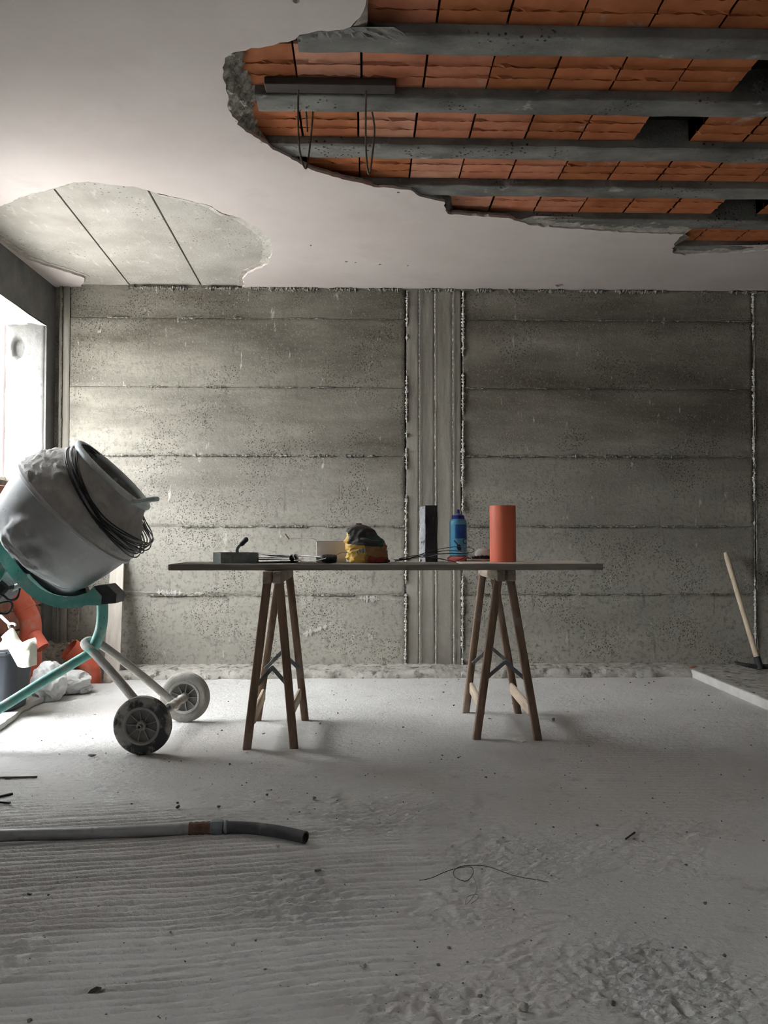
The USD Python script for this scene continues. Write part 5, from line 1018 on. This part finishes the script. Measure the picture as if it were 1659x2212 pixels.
WHERE = [(1128, 2182, 34, 0.7, 'stone', 'largest pale rounded stone, on the near floor at lower centre right'), (1325, 2170, 17, .9, 'stone_dark', 'dark jagged stone to the right of the big pale stone'), (783, 2086, 23, .6, 'stone', 'grey flat stone on the combed ridges at lower centre'),
         (1037, 2154, 16, .8, 'stone_dark', 'dark chip left of the big pale stone'), (600, 1834, 15, .9, 'stone', 'pale lump just below the black hose end'), (384, 1748, 13, .8, 'stone_dark', 'grey pebble above the steel tube, front of a pair'), (384, 1736, 8, .8, 'stone_dark', 'small pebble above the steel tube, rear of a pair'),
         (473, 1745, 10, .7, 'stone_dark', 'dark pebble above the union nut'), (577, 1720, 9, .8, 'stone_dark', 'dark pebble in front of the left trestle'), (678, 1728, 13, .7, 'stone_dark', 'dark pebble in front of the right leg of the left trestle'), (495, 1653, 9, .8, 'stone_dark', 'pebble left of the nearest foot of the left trestle'),
         (686, 1887, 19, .5, 'stone_dark', 'dark flat chip below and right of the hose end'), (63, 1934, 15, .6, 'stone_dark', 'dark flat chip on the ridges at the left edge'), (213, 1958, 9, .9, 'stone_dark', 'small dark pebble on the ridges left of centre'), (105, 1938, 9, .7, 'stone_dark', 'small dark crumb right of the flat chip at the left edge'),
         (504, 2044, 14, .7, 'stone', 'grey pebble on the ridges, left of a dark crumb'), (553, 2033, 9, .8, 'stone_dark', 'dark crumb right of the grey pebble on the ridges'), (573, 2096, 9, .5, 'stone_dark', 'dark crumb on the lower ridges near the grey flat stone'), (199, 1634, 20, .35, 'stone_dark', 'flat dark chip on the floor left of the near mixer wheel'),
         (1290, 1785, 10, .5, 'stone_dark', 'flat dark chip on the bare floor far right of centre'), (1195, 1788, 8, .6, 'stone_dark', 'small dark chip on the bare floor below the right trestle'), (1370, 1815, 10, .6, 'stone_dark', 'dark crumb beside the short stick'), (1523, 1952, 11, .8, 'stone_dark', 'dark pebble on the bare floor near the right edge'),
         (1482, 1868, 11, .5, 'stone_dark', 'dark flat crumb on the right floor, nearer the wall of a pair'), (1565, 2066, 12, .9, 'stone_dark', 'dark pebble at the right edge, lowest of the right floor'), (1228, 1979, 10, .6, 'stone', 'pale pebble on the long crack at right of centre'), (1481, 2045, 9, .7, 'stone_dark', 'small dark pebble left of the lowest one at the right edge'),
         (1437, 1983, 9, .5, 'stone_dark', 'flat crumb on the right floor between two pebbles'), (64, 2210, 17, .6, 'stone_dark', 'dark stone cut by the bottom edge at lower left'), (1196, 1558, 11, .9, 'stone_dark', 'round pebble beside the right trestle\'s far foot'), (970, 2050, 12, .6, 'stone_dark', 'dark lump at the end of the ridges near lower centre'),
         (947, 2085, 12, .6, 'stone_dark', 'dark lump below the ridges\' end near lower centre'), (1010, 2080, 8, .9, 'stone_dark', 'small upright crumb above the big pale stone'), (550, 1921, 16, .6, 'stone', 'rough mortar lump in the churned patch at centre left'), (569, 1586, 8, .9, 'stone', 'pebble between the legs of the left trestle'),
         (691, 1565, 8, .8, 'stone', 'pebble right of the far foot of the left trestle'), (1058, 1553, 12, .4, 'stone_dark', 'flat chip between the far feet of the right trestle'), (955, 1634, 7, .8, 'stone_dark', 'small pebble left of the right trestle'), (533, 1627, 6, .9, 'stone', 'tiny pebble at the near left foot of the left trestle'), (205, 1543, 8, .3, 'terracotta', 'small flat red chip on the floor left of the mixer wheels')]
for i, (px, py, s, fl_, m_, lab_) in enumerate(WHERE):
    p = on_floor(px, py); w_ = s * p[1] / F
    single('red_chip' if m_ == 'terracotta' else 'pebble', stone(p, (w_, w_ * 0.8, w_ * fl_ * 0.85), 700 + i, n=22 if s > 20 else 14), M[m_], lab_, 'chip' if m_ == 'terracotta' else 'stone', smooth=False)
# uncountable crumbs
r6 = np.random.default_rng(23); cr = {'l': [], 'd': []}
for i in range(1500):
    px, py = r6.uniform(-20, 1680), 1463 + (2205 - 1463) * r6.random() ** 1.5
    if py < 1475 and px < 250: continue
    p = at_z(px, py, 0.0)
    if p[0] > SLAB_X - 0.02 or p[0] < LEFT_X + 0.03 or (p[0] < -1.35 and p[1] > 3.9) or (2.35 < p[1] < 2.75 and p[0] < 0.05) or (3.5 < p[1] < 4.5 and (-0.6 < p[0] < -0.24 or 0.44 < p[0] < 0.86) and r6.random() < 1): continue
    s = (2.4 + 5.5 * r6.random() ** 3) * max(p[1], 2.2) / F
    cr['d' if r6.random() < 0.65 else 'l'].append((p[0], p[1], s, i))
fg = thing('floor_grit', 'grit and mortar crumbs strewn over the whole floor', 'grit', kind='stuff')
for kk, mm, nm_ in (('d', 'stone_dark', 'dark_grit'), ('l', 'stone', 'pale_grit')):
    A_ = V([(a, b) for a, b, _, _ in cr[kk]]); hh = floor_height(A_[:, 0], A_[:, 1])
    fg.part(nm_, join(*[stone((a, b, hh[j] - 0.0008), (s, s * 0.8, s * 0.6), 5000 + i, n=7) for j, (a, b, s, i) in enumerate(cr[kk])]), M[mm], kind='stuff', smooth=False)
kb = []
for i in range(420):
    x = r6.uniform(-1.6, 3.0); y = r6.uniform(5.52, 5.73); s = 0.006 + 0.018 * r6.random() ** 3; kb.append(stone((x, y, 0.046 if x < SLAB_X else 0.040), (s, s * 0.8, s * 0.6), 7000 + i, n=8))
single('kerb_rubble', join(*kb), M['rubble'], 'broken mortar crumbs along the foot of the far wall', 'rubble', kind='stuff', smooth=False)
cpos = at_y(1495, 1428, 5.62); single('red_chip', stone((cpos[0], 5.60, 0.042), (0.08, 0.03, 0.015), 77), M['terracotta'], 'flat reddish brick flake on the kerb at the start of the white edging', 'chip', smooth=False)
# fine wire tangle
wp = [on_floor(x, y) + V([0, 0, h]) for x, y, h in ((905, 1905, .004), (930, 1900, .006), (975, 1888, .012), (1015, 1884, .016), (1022, 1895, .012), (1008, 1906, .006), (985, 1902, .006), (980, 1890, .008), (1000, 1883, .014), (1050, 1880, .012), (1110, 1893, .005), (1185, 1905, .003))]
single('fine_wire', tube(spline(wp, 8), 0.0009, 6), M['wire'], 'hair-thin wire tangle lying on the churned floor at centre', 'wire')
wp = [on_floor(x, y) + V([0, 0, h]) for x, y, h in ((1022, 1898, .006), (1030, 1925, .008), (1020, 1945, .006), (1006, 1955, .004), (1010, 1945, .008), (1030, 1938, .008), (1032, 1946, .005), (1018, 1953, .003))]
single('fine_wire', tube(spline(wp, 8), 0.0009, 6), M['galv'], 'small hair-thin wire curl just below the larger tangle', 'wire')
